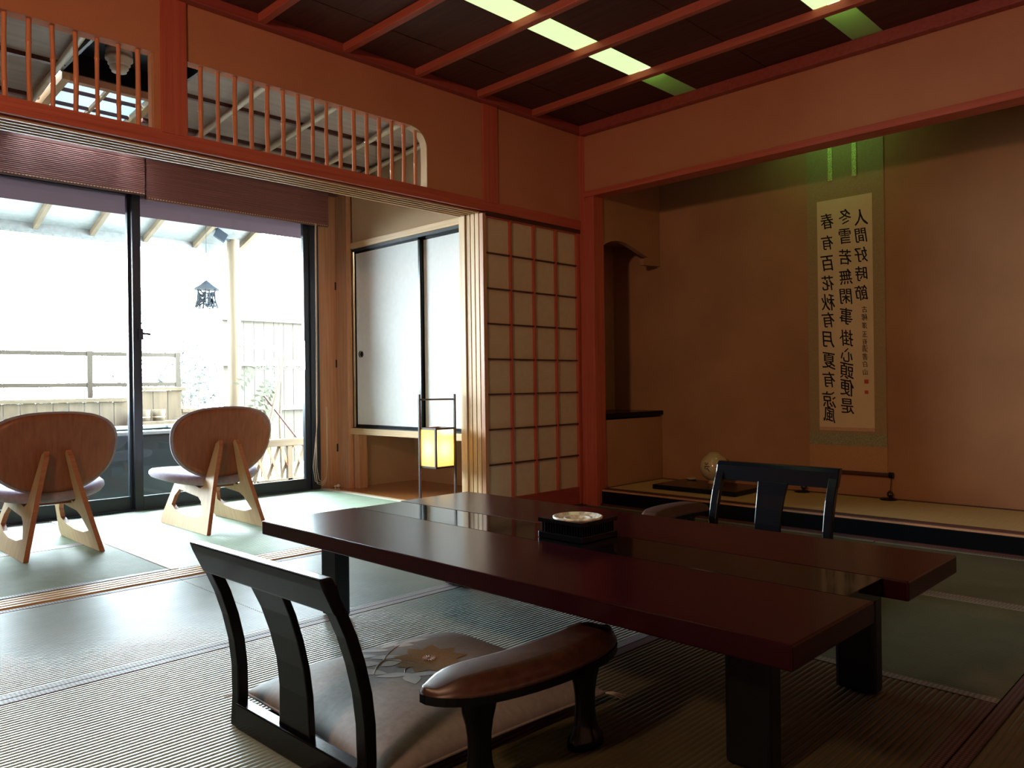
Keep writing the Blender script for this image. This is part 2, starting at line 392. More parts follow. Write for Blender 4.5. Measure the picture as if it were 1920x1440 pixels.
# window room
tatami(-.47, 1.33, 3.388, 4.29, 'x', 'ribbed straw mat beside the sill behind the left wooden chair', mat='tatami_garden')
tatami(-.47, 1.33, 4.292, 5.19, 'x', 'straw mat under the left wooden chair beside the glass doors', mat='tatami_garden')
tatami(1.332, 2.27, 3.388, 5.19, 'y', 'bright straw mat under the right wooden chair', hm='heri_pale', mat='tatami_garden')
tatami(2.272, 3.19, 3.388, 5.19, 'y', 'green straw mat between the right chair and the polished floor', hm='heri_pale', mat='tatami_garden')
st(MB().box(3.192, 4.0, 3.388, 5.19, -.055, -.002).build('floor_niche', pbr('polished_floor_wood', (.36, .13, .045), (.50, .20, .07), .18, (2, 30, 5), 1.5, 5, .1, .5, coat=.4), None), 'polished orange-brown wooden floor below the cupboard', 'floor')
st(Box('trim_14', 'hinoki_y', (3.192, 3.222, 3.388, 5.19, -.01, .002)), 'pale edging between straw mat and polished floor')

# ------------------------------------------------------------------ window room shell
zt2 = 2.66
def sz(y): return 2.355 + .085 * (5.2 - y)      # sloping ceiling underside
cb = st(MB().prism([(3.36, sz(3.36) + .12), (5.4, sz(5.4) + .12), (5.4, sz(5.4) + .16), (3.36, sz(3.36) + .16)], lambda p, q, t: (t, p, q), -1.7, 1.20).prism([(3.36, sz(3.36) + .12), (5.4, sz(5.4) + .12), (5.4, sz(5.4) + .16), (3.36, sz(3.36) + .16)], lambda p, q, t: (t, p, q), 1.76, 3.5).prism([(3.36, sz(3.36) + .12), (4.46, sz(4.46) + .12), (4.46, sz(4.46) + .16), (3.36, sz(3.36) + .16)], lambda p, q, t: (t, p, q), 1.20, 1.76).build('ceiling_window_room', 'blackmat'), 'sloping board ceiling with bamboo poles over the window room', 'ceiling')
M['cboard'] = wood('pale_ceiling_board', (.30, .23, .20), (.38, .30, .26), 'x', .7, 30)
ys = [3.37, 3.67, 4.142, 4.595, 5.03, 5.35]
ys = [3.37, 3.68, 3.90, 4.142, 4.37, 4.595, 4.83, 5.05, 5.35]
skyx = (1.265, 1.70); skyy = (4.50, 5.02)
for i in range(len(ys) - 1):
    y0, y1 = ys[i], ys[i + 1]
    segs = [(-1.6, 3.45)]
    if y1 > 3.9: segs = [(-1.6, 1.22), (1.76, 3.45)]
    for x0, x1 in segs:
        MB().prism([(y0 + .002, sz(y0) + .003 * (i % 2)), (y1 - .002, sz(y1) + .003 * (i % 2)), (y1 - .002, sz(y1) + .015), (y0 + .002, sz(y0) + .015)], lambda p, q, t: (t, p, q), x0, x1).build('ceiling_board', 'cboard', cb)
for y in (3.90, 4.37, 4.83):
    for x0, x1 in ([(-1.6, 3.45)] if y < 3.9 else [(-1.6, 1.22), (1.76, 3.45)]):
        MB().box(x0, x1, y - .014, y + .014, sz(y) - .018, sz(y) + .004).build('batten', 'darkwood_x', cb)
M['bamboo_pale'] = pbr('pale_bamboo', (.55, .46, .33), (.66, .57, .42), .35, (4, 4, 4), 3, 3)
for x in (-1.1, -.64, -.185, .27, .73, 1.186, 2.10, 2.556, 3.02, 3.36):
    pts = [(x, 3.36 + i * .19, sz(3.36 + i * .19) - .030) for i in range(11)]
    rads = [.017 + .0025 * (i % 3 == 1) for i in range(11)]
    MB().tube(pts, rads, 8).build('pole', 'bamboo_pale', cb)
MB().tube([(1.643, 5.06, sz(5.06) - .03), (1.643, 5.30, sz(5.3) - .03)], .017, 8).build('pole', 'bamboo_pale', cb)
# dark recess and skylight in the ceiling
mb = MB()
mb.box(1.20, 1.222, 3.9, 5.3, 2.30, 2.62).box(1.758, 1.78, 3.9, 5.3, 2.36, 2.62)
MB().box(1.222, 1.758, 3.9, 4.47, sz(4.2) + .09, sz(4.2) + .10).build('recess_panel', 'blackmat', cb)
MB().box(1.222, 1.236, 3.9, 4.47, sz(4.2) - .02, sz(4.2) + .10).box(1.744, 1.758, 3.9, 4.47, sz(4.2) - .02, sz(4.2) + .10).box(1.222, 1.758, 4.46, 4.475, sz(4.4) - .0, sz(4.2) + .10).build('recess_frame', 'blackmat', cb)
sk = thing('skylight', 'small lattice skylight with frosted panes behind the left bamboo bars', 'skylight', (1.48, 4.76, 2.39))
def skb(n, x0, x1, y0, y1, h0, h1, m): 
    return MB().prism([(y0, sz(y0) + h0), (y1, sz(y1) + h0), (y1, sz(y1) + h1), (y0, sz(y0) + h1)], lambda p, q, t: (t, p, q), x0, x1).build(n, m, sk)
skb('frame', 1.238, 1.275, 4.48, 5.06, -.028, .02, 'hinoki_y'); skb('frame', 1.695, 1.735, 4.48, 5.06, -.028, .02, 'hinoki_y')
skb('frame', 1.275, 1.695, 4.48, 4.515, -.028, .02, 'jamb_x'); skb('frame', 1.275, 1.695, 5.03, 5.06, -.028, .02, 'hinoki_x')
skb('bar', 1.476, 1.492, 4.515, 5.03, -.012, .010, 'hinoki_y')
for y in (4.67, 4.86): skb('bar', 1.275, 1.695, y - .006, y + .006, -.010, .008, 'darkwood_x')
M['frost'] = translucent('frosted_skylight', (.16, .18, .195), .85)
for x0, x1 in ((1.275, 1.476), (1.492, 1.695)):
    for y0, y1 in ((4.515, 4.664), (4.676, 4.854), (4.866, 5.03)):
        skb('pane', x0, x1, y0, y1, .011, .016, 'frost')
cl = thing('ceiling_lamp', 'small white ribbed ceiling lamp in the dark recess above the bamboo bars', 'lamp', (1.44, 4.25, 2.40))
cz = sz(4.2) + .09
M['white_lamp'] = pbr('white_lamp_plastic', (.62, .58, .52), None, .4)
MB().lathe([(.0, cz), (.062, cz), (.064, cz - .03), (.055, cz - .04), (.066, cz - .045), (.066, cz - .062), (.052, cz - .07), (.054, cz - .085), (.044, cz - .092)], (1.44, 4.25, 0), 28).build('base', 'white_lamp', cl)
MB().lathe([(.044, cz - .09), (.045, cz - .105), (.036, cz - .113), (.036, cz - .122), (.0, cz - .126)], (1.44, 4.25, 0), 28).build('cap', 'white_lamp', cl)

# cupboard wall
XC = 3.376
st(MB().box(XC + .012, XC + .09, 3.36, 5.40, 1.862, 2.60).box(XC + .2, XC + .24, 3.36, 5.40, .42, 1.9).build('wall_cupboard', 'plaster_light'), 'beige plaster wall above the cupboard doors')
st(Box('wall_niche_rear', 'plaster_light', (3.98, 4.04, 3.3, 5.4, -.1, .6)), 'plaster wall at the back of the floor niche')
st(Box('wall_niche_end', 'plaster_light', (3.40, 4.04, 5.09, 5.13, -.1, .6)), 'plaster wall at the end of the floor niche')
st(Box('ceiling_niche', 'plaster_light', (3.39, 4.04, 3.3, 5.13, .42, .45)), 'underside of the cupboard above the floor niche', 'ceiling')
st(Box('wall_shoji_back', 'plaster', (XC, 3.96, 3.386, 3.46, -.1, 2.5)), 'plaster return wall behind the lattice screen')
st(Box('wall_shoji_fill', 'plaster_light', (3.0, XC + .02, 3.386, 3.42, 1.78, 2.55)), 'beige plaster over the inner side of the screen bay')
cup = thing('wall_cupboard_unit', 'built-in wall cupboard with two white sliding doors edged in black', 'cupboard', (XC, 4.4, .41))
Box('sill', 'hinoki_y', (XC - .03, XC + .13, 3.47, 5.065, .410, .455), cup, .002)
Box('head_rail', 'hinoki_y', (XC - .012, XC + .13, 3.47, 5.065, 1.820, 1.866), cup, .002)
Box('side_post', 'jamb_z', (XC, XC + .075, 4.995, 5.06, -.002, .41), cup, .001)
Box('track', 'blackmat', (XC + .005, XC + .13, 3.47, 5.06, 1.800, 1.821), cup)
Box('track', 'blackmat', (XC + .005, XC + .13, 3.47, 5.06, .454, .460), cup)
def fusuma(y0, y1, x, pull):
    d = bpy.data.objects.new('door', None); COL.objects.link(d); d.parent = cup
    Box('paper_panel', 'fusuma', (x + .003, x + .012, y0 + .02, y1 - .02, .48, 1.784), d)
    fr = MB(); fr.box(x, x + .018, y0, y0 + .021, .46, 1.805).box(x, x + .018, y1 - .021, y1, .46, 1.805).box(x, x + .018, y0, y1, .46, .484).box(x, x + .018, y0, y1, 1.782, 1.805)
    fr.build('frame', 'black', d, .0015)
    if pull:
        pz = 1.015
        MB().lathe([(.0, .004), (.020, .004), (.024, .0), (.026, .006), (.026, .012)], tuple(origin_of(d)), 24).build('pull', 'black', d)
        p = d.children[-1]; p.rotation_euler = (0, -PI / 2, 0); p.location = Vector((x + .006, pull, pz)) - origin_of(d)
fusuma(4.245, 5.045, XC + .012, 4.965)
fusuma(3.47, 4.26, XC + .040, None)
# corner posts and window wall
st(Box('trim_15', 'jamb_z', (3.332, XC + .01, 5.062, 5.26, -.055, 2.5), None, .003), 'brown timber corner post beside the cupboard')
st(Box('trim_16', 'hinoki_z', (3.372, XC + .02, 5.062, 5.13, -.055, 2.3), None, .002), 'pale timber strip at the edge of the cupboard')
jb = st(Box('trim_17', 'jamb_z', (3.17, 3.333, 5.215, 5.30, -.055, 2.242), None, .002), 'brown timber door jamb right of the glass doors')
for z in (.30, .95, 1.55): MB().tube([(3.327, 5.213, z - .03), (3.327, 5.213, z + .03)], .006, 8).build('hinge', 'blackmat', jb)
st(Box('wall_window_top', 'mauve_x', (-1.65, 3.45, 5.20, 5.34, 2.30, 2.62)), 'purple-brown board over the window header')
st(Box('trim_18', 'mauve_x', (-1.65, XC, 5.17, 5.34, 2.240, 2.318), None, .003), 'dark window header beam above the blinds')
st(Box('wall_window_end', 'plaster_light', (3.33, 3.6, 5.26, 5.40, -.1, 2.6)), 'plaster at the end of the window wall')
st(Box('wall_window_left', 'plaster_light', (-1.7, .56, 5.22, 5.40, -.1, 2.4)), 'unseen plaster wall left of the window, widened to cut the daylight')  # out of view, extended to hold daylight off the alcove wall
# glass sliding doors
def gdoor(n, x0, x1, y, lab, stl, str_):
    d = bpy.data.objects.new('window_%d' % n, None); COL.objects.link(d); st(d, lab, 'window'); d.location = ((x0 + x1) / 2, y, 0)
    Box('stile', 'aluminium', (x0, x0 + stl, y - .018, y + .018, .0, 2.06), d, .002)
    Box('stile', 'aluminium', (x1 - str_, x1, y - .018, y + .018, .0, 2.06), d, .002)
    Box('bottom_rail', 'aluminium', (x0 + stl, x1 - str_, y - .016, y + .016, .0, .085), d, .002)
    Box('top_rail', 'aluminium', (x0 + stl, x1 - str_, y - .016, y + .016, 2.02, 2.06), d, .002)
    Box('glass_pane', 'glass', (x0 + stl, x1 - str_, y - .002, y + .002, .085, 2.02), d)
    return d
g1 = gdoor(1, 1.832, 3.10, 5.235, 'right glass sliding door with a dark frame and pull handle', .052, .045)
g2 = gdoor(2, .56, 1.862, 5.275, 'left glass sliding door behind the left wooden chair', .045, .045)
MB().tube([(3.055, 5.215, 1.10), (3.035, 5.175, 1.09), (3.03, 5.17, 1.0), (3.035, 5.175, .92), (3.055, 5.215, .91)], .007, 8).box(3.024, 3.036, 5.158, 5.172, .90, 1.115).build('pull_handle', 'black', g1)
MB().box(1.862, 1.888, 5.20, 5.222, 1.09, 1.16).tube([(1.885, 5.205, 1.13), (1.93, 5.19, 1.125)], .008, 6).build('lock', 'aluminium', g1)
st(MB().box(3.10, 3.172, 5.20, 5.31, -.02, 2.02).build('trim_19', 'aluminium', None, .003), 'dark aluminium door frame upright')
st(MB().box(.56, 3.172, 5.205, 5.31, -.055, .004).build('trim_20', 'aluminium', None, .002), 'dark aluminium door sill')
st(MB().box(.56, 3.172, 5.205, 5.31, 2.06, 2.245).build('trim_21', 'mauve_x', None, .002), 'frame head above the glass doors')

# bamboo blinds, drawn up
def blind(x0, x1, z0, z1, lab, y=5.13):
    t = thing('roll_blind', lab, 'blind', ((x0 + x1) / 2, y, z1), 'bamboo blinds above the glass doors')

    v = []; f = []; n = int((z1 - z0) / .0055)
    for i in range(n + 1):
        z = z1 - (z1 - z0) * i / n; dy = .0018 * (i % 2)
        v += [(x0, y + dy, z), (x1, y + dy, z)]
    for i in range(n): f.append((2 * i, 2 * i + 1, 2 * i + 3, 2 * i + 2))
    MB().add(v, f).build('slat_sheet', 'blind', t)
    v = [(a, b + .012, c) for a, b, c in v]; MB().add(v, f).build('back_sheet', 'blind', t)
    MB().box(x0, x1, y + .0, y + .045, z1 - .012, z1 + .012).build('head_rail', 'mauve_x', t, .002)
    MB().tube([(x0, y + .018, z0 + .012), (x1, y + .018, z0 + .012)], .017, 10).build('rolled_hem', 'blind', t)
    st_ = MB()
    k = 0
    x = x0 + .01
    while x < x1 - .01:
        st_.box(x, x + .009, y - .0042, y - .001, z0 + .002, z0 + .0065); x += .018
    st_.build('stitch_light', 'hinoki_x', t)  # pale dashes paint the light that shows through the hem stitching
    return t
M['sheer'] = translucent('mauve_sheer_cloth', (.23, .185, .20), .5)
M['blind'] = wood('reddish_bamboo_blind', (.13, .048, .04), (.21, .083, .068), 'x', .6, 220)
blind(.60, 1.884, 2.008, 2.238, 'bamboo roll blind drawn up over the left glass door')
b2 = blind(1.894, 3.222, 1.985, 2.228, 'bamboo roll blind drawn up over the right glass door')
M['cord'] = pbr('pale_cord', (.50, .36, .25), None, .6)
cp = MB()
for dx, lo in ((0, .06), (.014, .035), (.03, .05)):
    cp.tube([(3.10 + dx * .3, 5.12, 1.99), (3.098 + dx * .2, 5.12, 1.2), (3.09 + dx * .2, 5.118, .5), (3.085 - dx, 5.115, .18), (3.10 - dx, 5.112, lo + .02), (3.13, 5.11, lo), (3.16, 5.112, lo + .03), (3.178 - dx * .2, 5.115, .2), (3.18 - dx * .2, 5.12, .62)], .0028, 5, smooth=True)
cp.build('pull_cord', 'cord', b2)

tag(MB().box(.5, 3.18, 5.325, 5.328, 1.905, 2.10).build('valance', 'sheer'), 'mauve cloth valance hanging outside along the top of the glass doors', 'valance')
# bamboo bars in the transoms
M['bamboo_red'] = pbr('amber_bamboo', (.52, .17, .08), (.62, .24, .12), .32, (6, 6, 1), 4, 3, spec=.5)
tr = thing('bamboo_transom', 'short bamboo-barred transom left of the wide red post', 'transom', (.8, 3.217, zr0))
tr2 = thing('bamboo_transom', 'long bamboo-barred transom with a rounded corner right of the wide red post', 'transom', (2.0, 3.217, zr0))
def bar(x, z1, par):
    h = z1 - zr0; n = 9; r0 = .0098 * R.uniform(.88, 1.14); node = R.uniform(.15, .85); bow = R.uniform(-.003, .003)
    ts = sorted([i / n for i in range(n + 1)] + [node - .012, node, node + .012])
    pts = [(x + bow * math.sin(PI * t), 3.217, zr0 + h * t) for t in ts]
    rad = [r0 * (1.18 if t == node else 1.0 - .10 * abs(math.sin(PI * (t - node))) ** .5) for t in ts]
    MB().tube(pts, rad, 10).build('bamboo_bar', 'bamboo_red', par)
for x in (.476, .552, .629, .706, .783, .857, .934, 1.011, 1.088, 1.160): bar(x, zr1, tr)
for i in range(16): bar(1.411 + .0757 * i, zr1 if i < 15 else zr1 - .012, tr2)

# ------------------------------------------------------------------ shoji doors
def shoji(y, n, lab, x0=3.0, x1=3.845, full=True):
    d = bpy.data.objects.new('door_%d' % n, None); COL.objects.link(d); st(d, lab, 'door'); d.location = ((x0 + x1) / 2, y, 0)
    th = .029
    z0, z1 = .006, 1.772 if n > 1 else 1.74
    m = 'hinoki_z'
    m = 'jamb_z' if full else m
    Box('stile', m, (x0, x0 + .026, y, y + th, z0, z1), d, .001); Box('stile', 'trim_z' if full else m, (x1 - .026, x1, y, y + th, z0, z1), d, .001)
    Box('top_rail', 'trim_x' if full else 'hinoki_x', (x0 + .026, x1 - .026, y + .002, y + th - .002, z1 - .018, z1), d)
    Box('bottom_rail', 'cornice' if full else 'hinoki_x', (x0 + .026, x1 - .026, y + .002, y + th - .002, z0, .115), d)
    if not full:
        Box('paper_pane', 'paper', (x0 + .026, x1 - .026, y + .016, y + .018, .115, z1 - .018), d); return d
    xs = [x0 + .026 + (x1 - x0 - .052) * i / 4 for i in range(5)]
    zs = [.115 + (z1 - .018 - .115) * i / 8 for i in range(9)]
    for x in xs[1:-1]: Box('vertical_bar', 'trim_z', (x - .006, x + .006, y + .001, y + .018, .115, z1 - .018), d)
    for z in zs[1:-1]: Box('horizontal_bar', 'darkwood_x', (xs[0], xs[-1], y + .003, y + .017, z - .004, z + .004), d)
    for i in range(4):
        for j in range(8):
            Box('paper_pane', 'paper', (xs[i] + .0, xs[i + 1] - .0, y + .0185, y + .0195, zs[j], zs[j + 1]), d)
    return d
shoji(3.191, 1, 'paper lattice sliding screen facing the main room')
shoji(3.2275, 2, 'second lattice screen stacked behind the first', full=False)
shoji(3.264, 3, 'third lattice screen in the stack', full=False)
shoji(3.3005, 4, 'fourth lattice screen in the stack', full=False)
st(MB()  .box(2.992, 3.05, 3.336, 3.386, -.0, 1.776).build('trim_22', 'hinoki_z', None, .002), 'pale timber door post at the end of the screen stack')
st(Box('wall_stack_back', 'plaster_light', (3.05, XC + .1, 3.345, 3.386, -.05, 1.78)), 'plaster behind the stacked screens')

# ------------------------------------------------------------------ low dining table
TX0, TX1, TY0, TY1, TZ = 1.252, 2.175, .59, 2.425, .330
tb = thing('low_table', 'long low maroon lacquer table with a black band down the middle', 'table', ((TX0 + TX1) / 2, 1.5, 0))
MB().box(TX0, 1.620, TY0, TY1, TZ - .045, TZ).build('table_top', 'urushi', tb, .004, 3)
MB().box(1.822, TX1, TY0, TY1, TZ - .045, TZ).build('table_top', 'urushi', tb, .004, 3)
MB().box(1.6205, 1.8215, TY0 + .055, TY1 - .01, TZ - .043, TZ - .0006).build('inlay_band', 'urushi_black', tb, .001)
for x in (1.42, 1.965):
    for y in (.715, 2.24):
        MB().box(x, x + .054, y, y + .10, 0.0015, TZ - .0455).build('leg', 'blackmat', tb, .010, 2)
for x in (1.437, 1.98): MB().box(x, x + .02, .815, 2.24, TZ - .07, TZ - .0455).build('apron', 'blackmat', tb)
for y in (.75, 2.275): MB().box(1.474, 1.965, y, y + .03, TZ - .08, TZ - .0455).build('apron', 'blackmat', tb)

# ashtray in a square black stand
ax, ay = 1.738, 1.462
at = thing('ashtray', 'round cut-glass ashtray set in a square black slatted stand on the table', 'ashtray', (ax, ay, TZ))
h = .082
MB().box(ax - h, ax + h, ay - h, ay + h, TZ + .0002, TZ + .018).build('stand_base', 'black', at, .002)
MB().box(ax - .068, ax + .068, ay - .068, ay + .068, TZ + .018, TZ + .045).build('stand_core', 'black', at)
sp = []
for i in range(15):
    t = -.070 + .010 * i
    for p in ((t, -.073), (t, .073), (-.073, t), (.073, t)): sp.append(p)
for p in sp:
    MB().box(ax + p[0] - .002, ax + p[0] + .002, ay + p[1] - .002, ay + p[1] + .002, TZ + .018, TZ + .046).build('slat', 'black', at)
tpz = TZ + .046
ring = MB(); n = 48
vo = []; 
for k in range(n):
    a = 2 * PI * k / n; c, s = math.cos(a), math.sin(a); q = .0815 / max(abs(c), abs(s))
    vo.append((c * q, s * q))
vi = [(math.cos(2 * PI * k / n) * .0735, math.sin(2 * PI * k / n) * .0735) for k in range(n)]
V = [(ax + x, ay + y, tpz) for x, y in vo] + [(ax + x, ay + y, tpz) for x, y in vi] + [(ax + x, ay + y, tpz + .011) for x, y in vo] + [(ax + x, ay + y, tpz + .011) for x, y in vi]
Fs = []
for k in range(n):
    j = (k + 1) % n
    Fs += [(k, j, n + j, n + k), (2 * n + k, 3 * n + k, 3 * n + j, 2 * n + j), (k, 2 * n + k, 2 * n + j, j), (n + k, n + j, 3 * n + j, 3 * n + k)]
ring.add(V, Fs); ring.build('stand_top', 'black', at)
M['cutglass'] = pbr('cut_glass', (.55, .55, .48), (.95, .93, .82), .06, (60, 60, 60), 1.2, 2, .6, .9, contrast=(.4, .6))
MB().lathe([(.072, tpz + .002), (.0732, tpz + .0135), (.067, tpz + .015), (.056, tpz + .001), (.044, tpz + .001), (.041, tpz + .009), (.034, tpz + .009), (.029, tpz + .001), (0, tpz + .001)], (ax, ay, 0), 40).build('glass_bowl', 'cutglass', at)

# ------------------------------------------------------------------ legless chairs (zaisu)
def zaisu():
    t = thing('legless_chair', 'black lacquered legless chair with slatted curved back in the left foreground', 'chair', (0, 0, 0), 'legless floor chairs at the table')
    prof = [(0, .0), (.004, .07), (.003, .14), (-.004, .20), (-.018, .26), (-.036, .315), (-.058, .365), (-.084, .415)]
    def strip(name, y0f, y1f, th, i0=0, i1=None, m='black', bev=.003):
        pp = prof[i0:i1]; V = []; n = len(pp)
        for i, (x, z) in enumerate(pp):
            a0 = y0f(z); a1 = y1f(z)
            for yy in (a0, a1):
                V += [(x - th / 2, yy, z), (x + th / 2, yy, z)]
        Fs = []
        for i in range(n - 1):
            b = 4 * i
            Fs += [(b, b + 4, b + 5, b + 1), (b + 2, b + 3, b + 7, b + 6), (b, b + 2, b + 6, b + 4), (b + 1, b + 5, b + 7, b + 3)]
        Fs += [(0, 1, 3, 2), (4 * n - 4, 4 * n - 2, 4 * n - 1, 4 * n - 3)]
        return MB().add(V, Fs).build(name, m, t, bev)
    for s in (-1, 1):
        strip('post', lambda z: s * .258, lambda z: s * (.258 - .030 - .006 * (z / .4)), .026)
    sw_ = lambda z: .064 - .010 * math.sin(min(1, z / .40) * PI) + .004 * max(0, (z - .30) / .1)
    strip('splat', lambda z: -sw_(z), lambda z: sw_(z), .016, 0, 7)
    # top rail
    pr = [(-.072, .362), (-.050, .357), (-.067, .418), (-.077, .4335), (-.104, .4335), (-.096, .412)]
    MB().prism(pr, lambda p, q, tt: (p, tt, q), -.260, .260).build('top_rail', 'black', t, .004)
    MB().box(-.016, .016, -.228, .228, .0, .058).build('bottom_rail', 'black', t, .003)
    MB().box(.016, .40, -.225, .225, .004, .016).build('seat_board', 'black', t, .004)
    return t
z1 = zaisu()
z2 = copy_tree(z1)
z1.location = (.828, 1.47, .0015); z1.rotation_euler = (0, 0, math.radians(1.5))
z2.location = (2.915, 1.47, .0015); z2.rotation_euler = (0, 0, PI)
z2['label'] = 'black lacquered legless chair on the far side of the table facing the window'

# zabuton cushions
M['zabuton'] = pbr('silver_taupe_silk', (.20, .185, .185), (.25, .235, .23), .6, (40, 40, 4), 2, 4, .25, .35, bscale=700)
M['zabuton_leaf'] = pbr('silver_leaf_print', (.44, .425, .415), (.50, .48, .47), .5, (60, 60, 60), 2, 3, .2, .4)
M['zabuton_gold'] = pbr('gold_flower_print', (.18, .11, .05), (.24, .15, .07), .5, (60, 60, 60), 2, 3, .2, .4)
M['zabuton_border'] = pbr('smoky_printed_ring', (.24, .235, .25), (.30, .29, .30), .5, (30, 30, 30), 2, 3, .2, .4)
HX, HY = .315, .305
def cush_h(u, v):  # u,v in -1..1 ; top height
    a = (1 - abs(u) ** 3.2) * (1 - abs(v) ** 3.2)
    r = max(0.0, a) ** .45
    w_ = .003 * noise.noise(Vector((u * 3, v * 3, 1))) * (1 - .2 * r)
    dip = .010 * math.exp(-((u ** 2 + v ** 2) / .12)) 
    return .012 + .068 * r + w_ * r - dip
def cxy(u, v):
    p = 1 - .055 * (1 - (1 - abs(v)) ** .8 if abs(v) < 1 else 1) * 0
    sx = 1 - .035 * (1 - v * v); sy = 1 - .035 * (1 - u * u)
    return HX * u * sx, HY * v * sy
def zabuton():
    t = thing('floor_cushion', 'silver-taupe floor cushion with a printed flower on the near legless chair', 'cushion', (0, 0, 0), 'floor cushions on the legless chairs')
    N = 64; V = []; F_ = []
    for i in range(N + 1):
        for j in range(N + 1):
            u = -1 + 2 * i / N; v = -1 + 2 * j / N
            u = math.copysign(abs(math.sin(u * PI / 2)) , u); v = math.copysign(abs(math.sin(v * PI / 2)), v)
            x, y = cxy(u, v); V.append((x, y, cush_h(u, v)))
    for i in range(N):
        for j in range(N):
            F_.append((i * (N + 1) + j, (i + 1) * (N + 1) + j, (i + 1) * (N + 1) + j + 1, i * (N + 1) + j + 1))
    m = MB(); m.add(V, F_, True)
    V2 = [(x * .985, y * .985, max(.0015, .024 - z * .5) if z > .02 else .010) for x, y, z in V]
    m.add(V2, [f[::-1] for f in F_], True)
    m.build('cover', 'zabuton', t)
    pipe = MB(); pts = []
    for k in range(60):
        s = k / 15; e = int(s); f = (s - e) * 2 - 1
        u, v = ((f, -1), (1, f), (-f, 1), (-1, -f))[e % 4]
        x, y = cxy(u, v); pts.append((x, y, .0115))
    pts.append(pts[0]); pipe.tube(pts, .0035, 6, False); pipe.build('piping', 'zabuton', t)
    # printed pattern laid on the surface
    def surf(x, y, lift=.0008):
        u, v = x / HX, y / HY
        for _ in range(3): u, v = x / HX / (1 - .035 * (1 - v * v)), y / HY / (1 - .035 * (1 - u * u))
        return (x, y, cush_h(max(-1, min(1, u)), max(-1, min(1, v))) + lift)
    def leaf(mb, cx, cy, ang, ln, wd, lift):
        n = 7; L_ = []; R_ = []; C_ = []
        for i in range(n + 1):
            s = i / n; wv = wd * math.sin(PI * s ** .85) 
            px, py = ln * (s - .5), 0
            for sgn, arr in ((1, L_), (-1, R_), (0, C_)):
                qx, qy = px, sgn * wv * .5
                arr.append(surf(cx + qx * math.cos(ang) - qy * math.sin(ang), cy + qx * math.sin(ang) + qy * math.cos(ang), lift))
        vs = L_ + C_ + R_; fs = []
        for i in range(n):
            fs += [(i, i + 1, n + 1 + i + 1, n + 1 + i), (n + 1 + i, n + 1 + i + 1, 2 * n + 2 + i + 1, 2 * n + 2 + i)]
        mb.add(vs, fs, False)
    lm = MB()
    # local x grows away from the chair back, y to the left seen from the camera
    for cx, cy, an, ln, wd in ((-.02, .19, 2.2, .085, .032), (.035, .20, .3, .075, .03), (.10, .175, -.3, .08, .032), (.055, .165, -1.0, .06, .036),
                               (-.075, .17, 2.4, .09, .034), (-.03, .115, -.5, .085, .03), (-.10, .11, 2.6, .085, .036), (-.115, .06, 2.2, .09, .034),
                               (-.085, .005, 2.7, .085, .034), (-.065, -.045, -2.0, .08, .042), (-.02, -.035, -.4, .085, .030), (-.04, .075, .1, .07, .03)):
        leaf(lm, cx, cy, an, ln, wd, .0006)
    for a, b in (((-.115, .04), (-.05, .10)), ((-.05, .10), (.05, .175)), ((-.05, .10), (0, .04)), ((-.055, .0), (-.02, .03))):
        pr_ = [surf(a[0] + (b[0] - a[0]) * i / 6 , a[1] + (b[1] - a[1]) * i / 6 + .008 * math.sin(PI * i / 6), .0003) for i in range(7)]
        lm.tube(pr_, .0012, 4)
    lm.build('leaf_print', 'zabuton_leaf', t)
    gm = MB()
    for k in range(9):
        an = 2 * PI * k / 9 + .2
        leaf(gm, .045 + .045 * math.cos(an), .035 + .045 * math.sin(an), an, .10, .055, .0004 + .0001 * k)
    gm.build('flower_print', 'zabuton_gold', t)
    sm = MB()
    for k in range(14):
        an = 2 * PI * k / 14
        x, y = .045 + .017 * math.cos(an), .04 + .017 * math.sin(an)
        sm.tube([surf(.045 + .006 * math.cos(an), .04 + .006 * math.sin(an), .002), surf(x, y, .003)], .0014, 4)
    sm.build('stamen_print', 'zabuton_leaf', t)
    for sx in (-1, 1):
        for sy in (-1, 1):
            x, y = cxy(sx, sy); ts = MB()
            for k in range(5):
                a = math.atan2(sy, sx) + (k - 2) * .22
                ts.tube([(x * .99, y * .99, .012), (x + .02 * math.cos(a), y + .02 * math.sin(a), .010), (x + (.04 + .008 * (k % 2)) * math.cos(a), y + (.04 + .005 * k) * math.sin(a), .003)], .0014, 4)
            ts.build('tassel', 'zabuton_leaf', t)
    return t
c1 = zabuton(); c2 = copy_tree(c1)
c1.location = (1.185, 1.49, .0175); c1.rotation_euler = (0, 0, math.radians(-3))
c2.location = (2.56, 1.47, .0175); c2.rotation_euler = (0, 0, PI)
c2['label'] = 'floor cushion on the far legless chair, mostly hidden by the table'

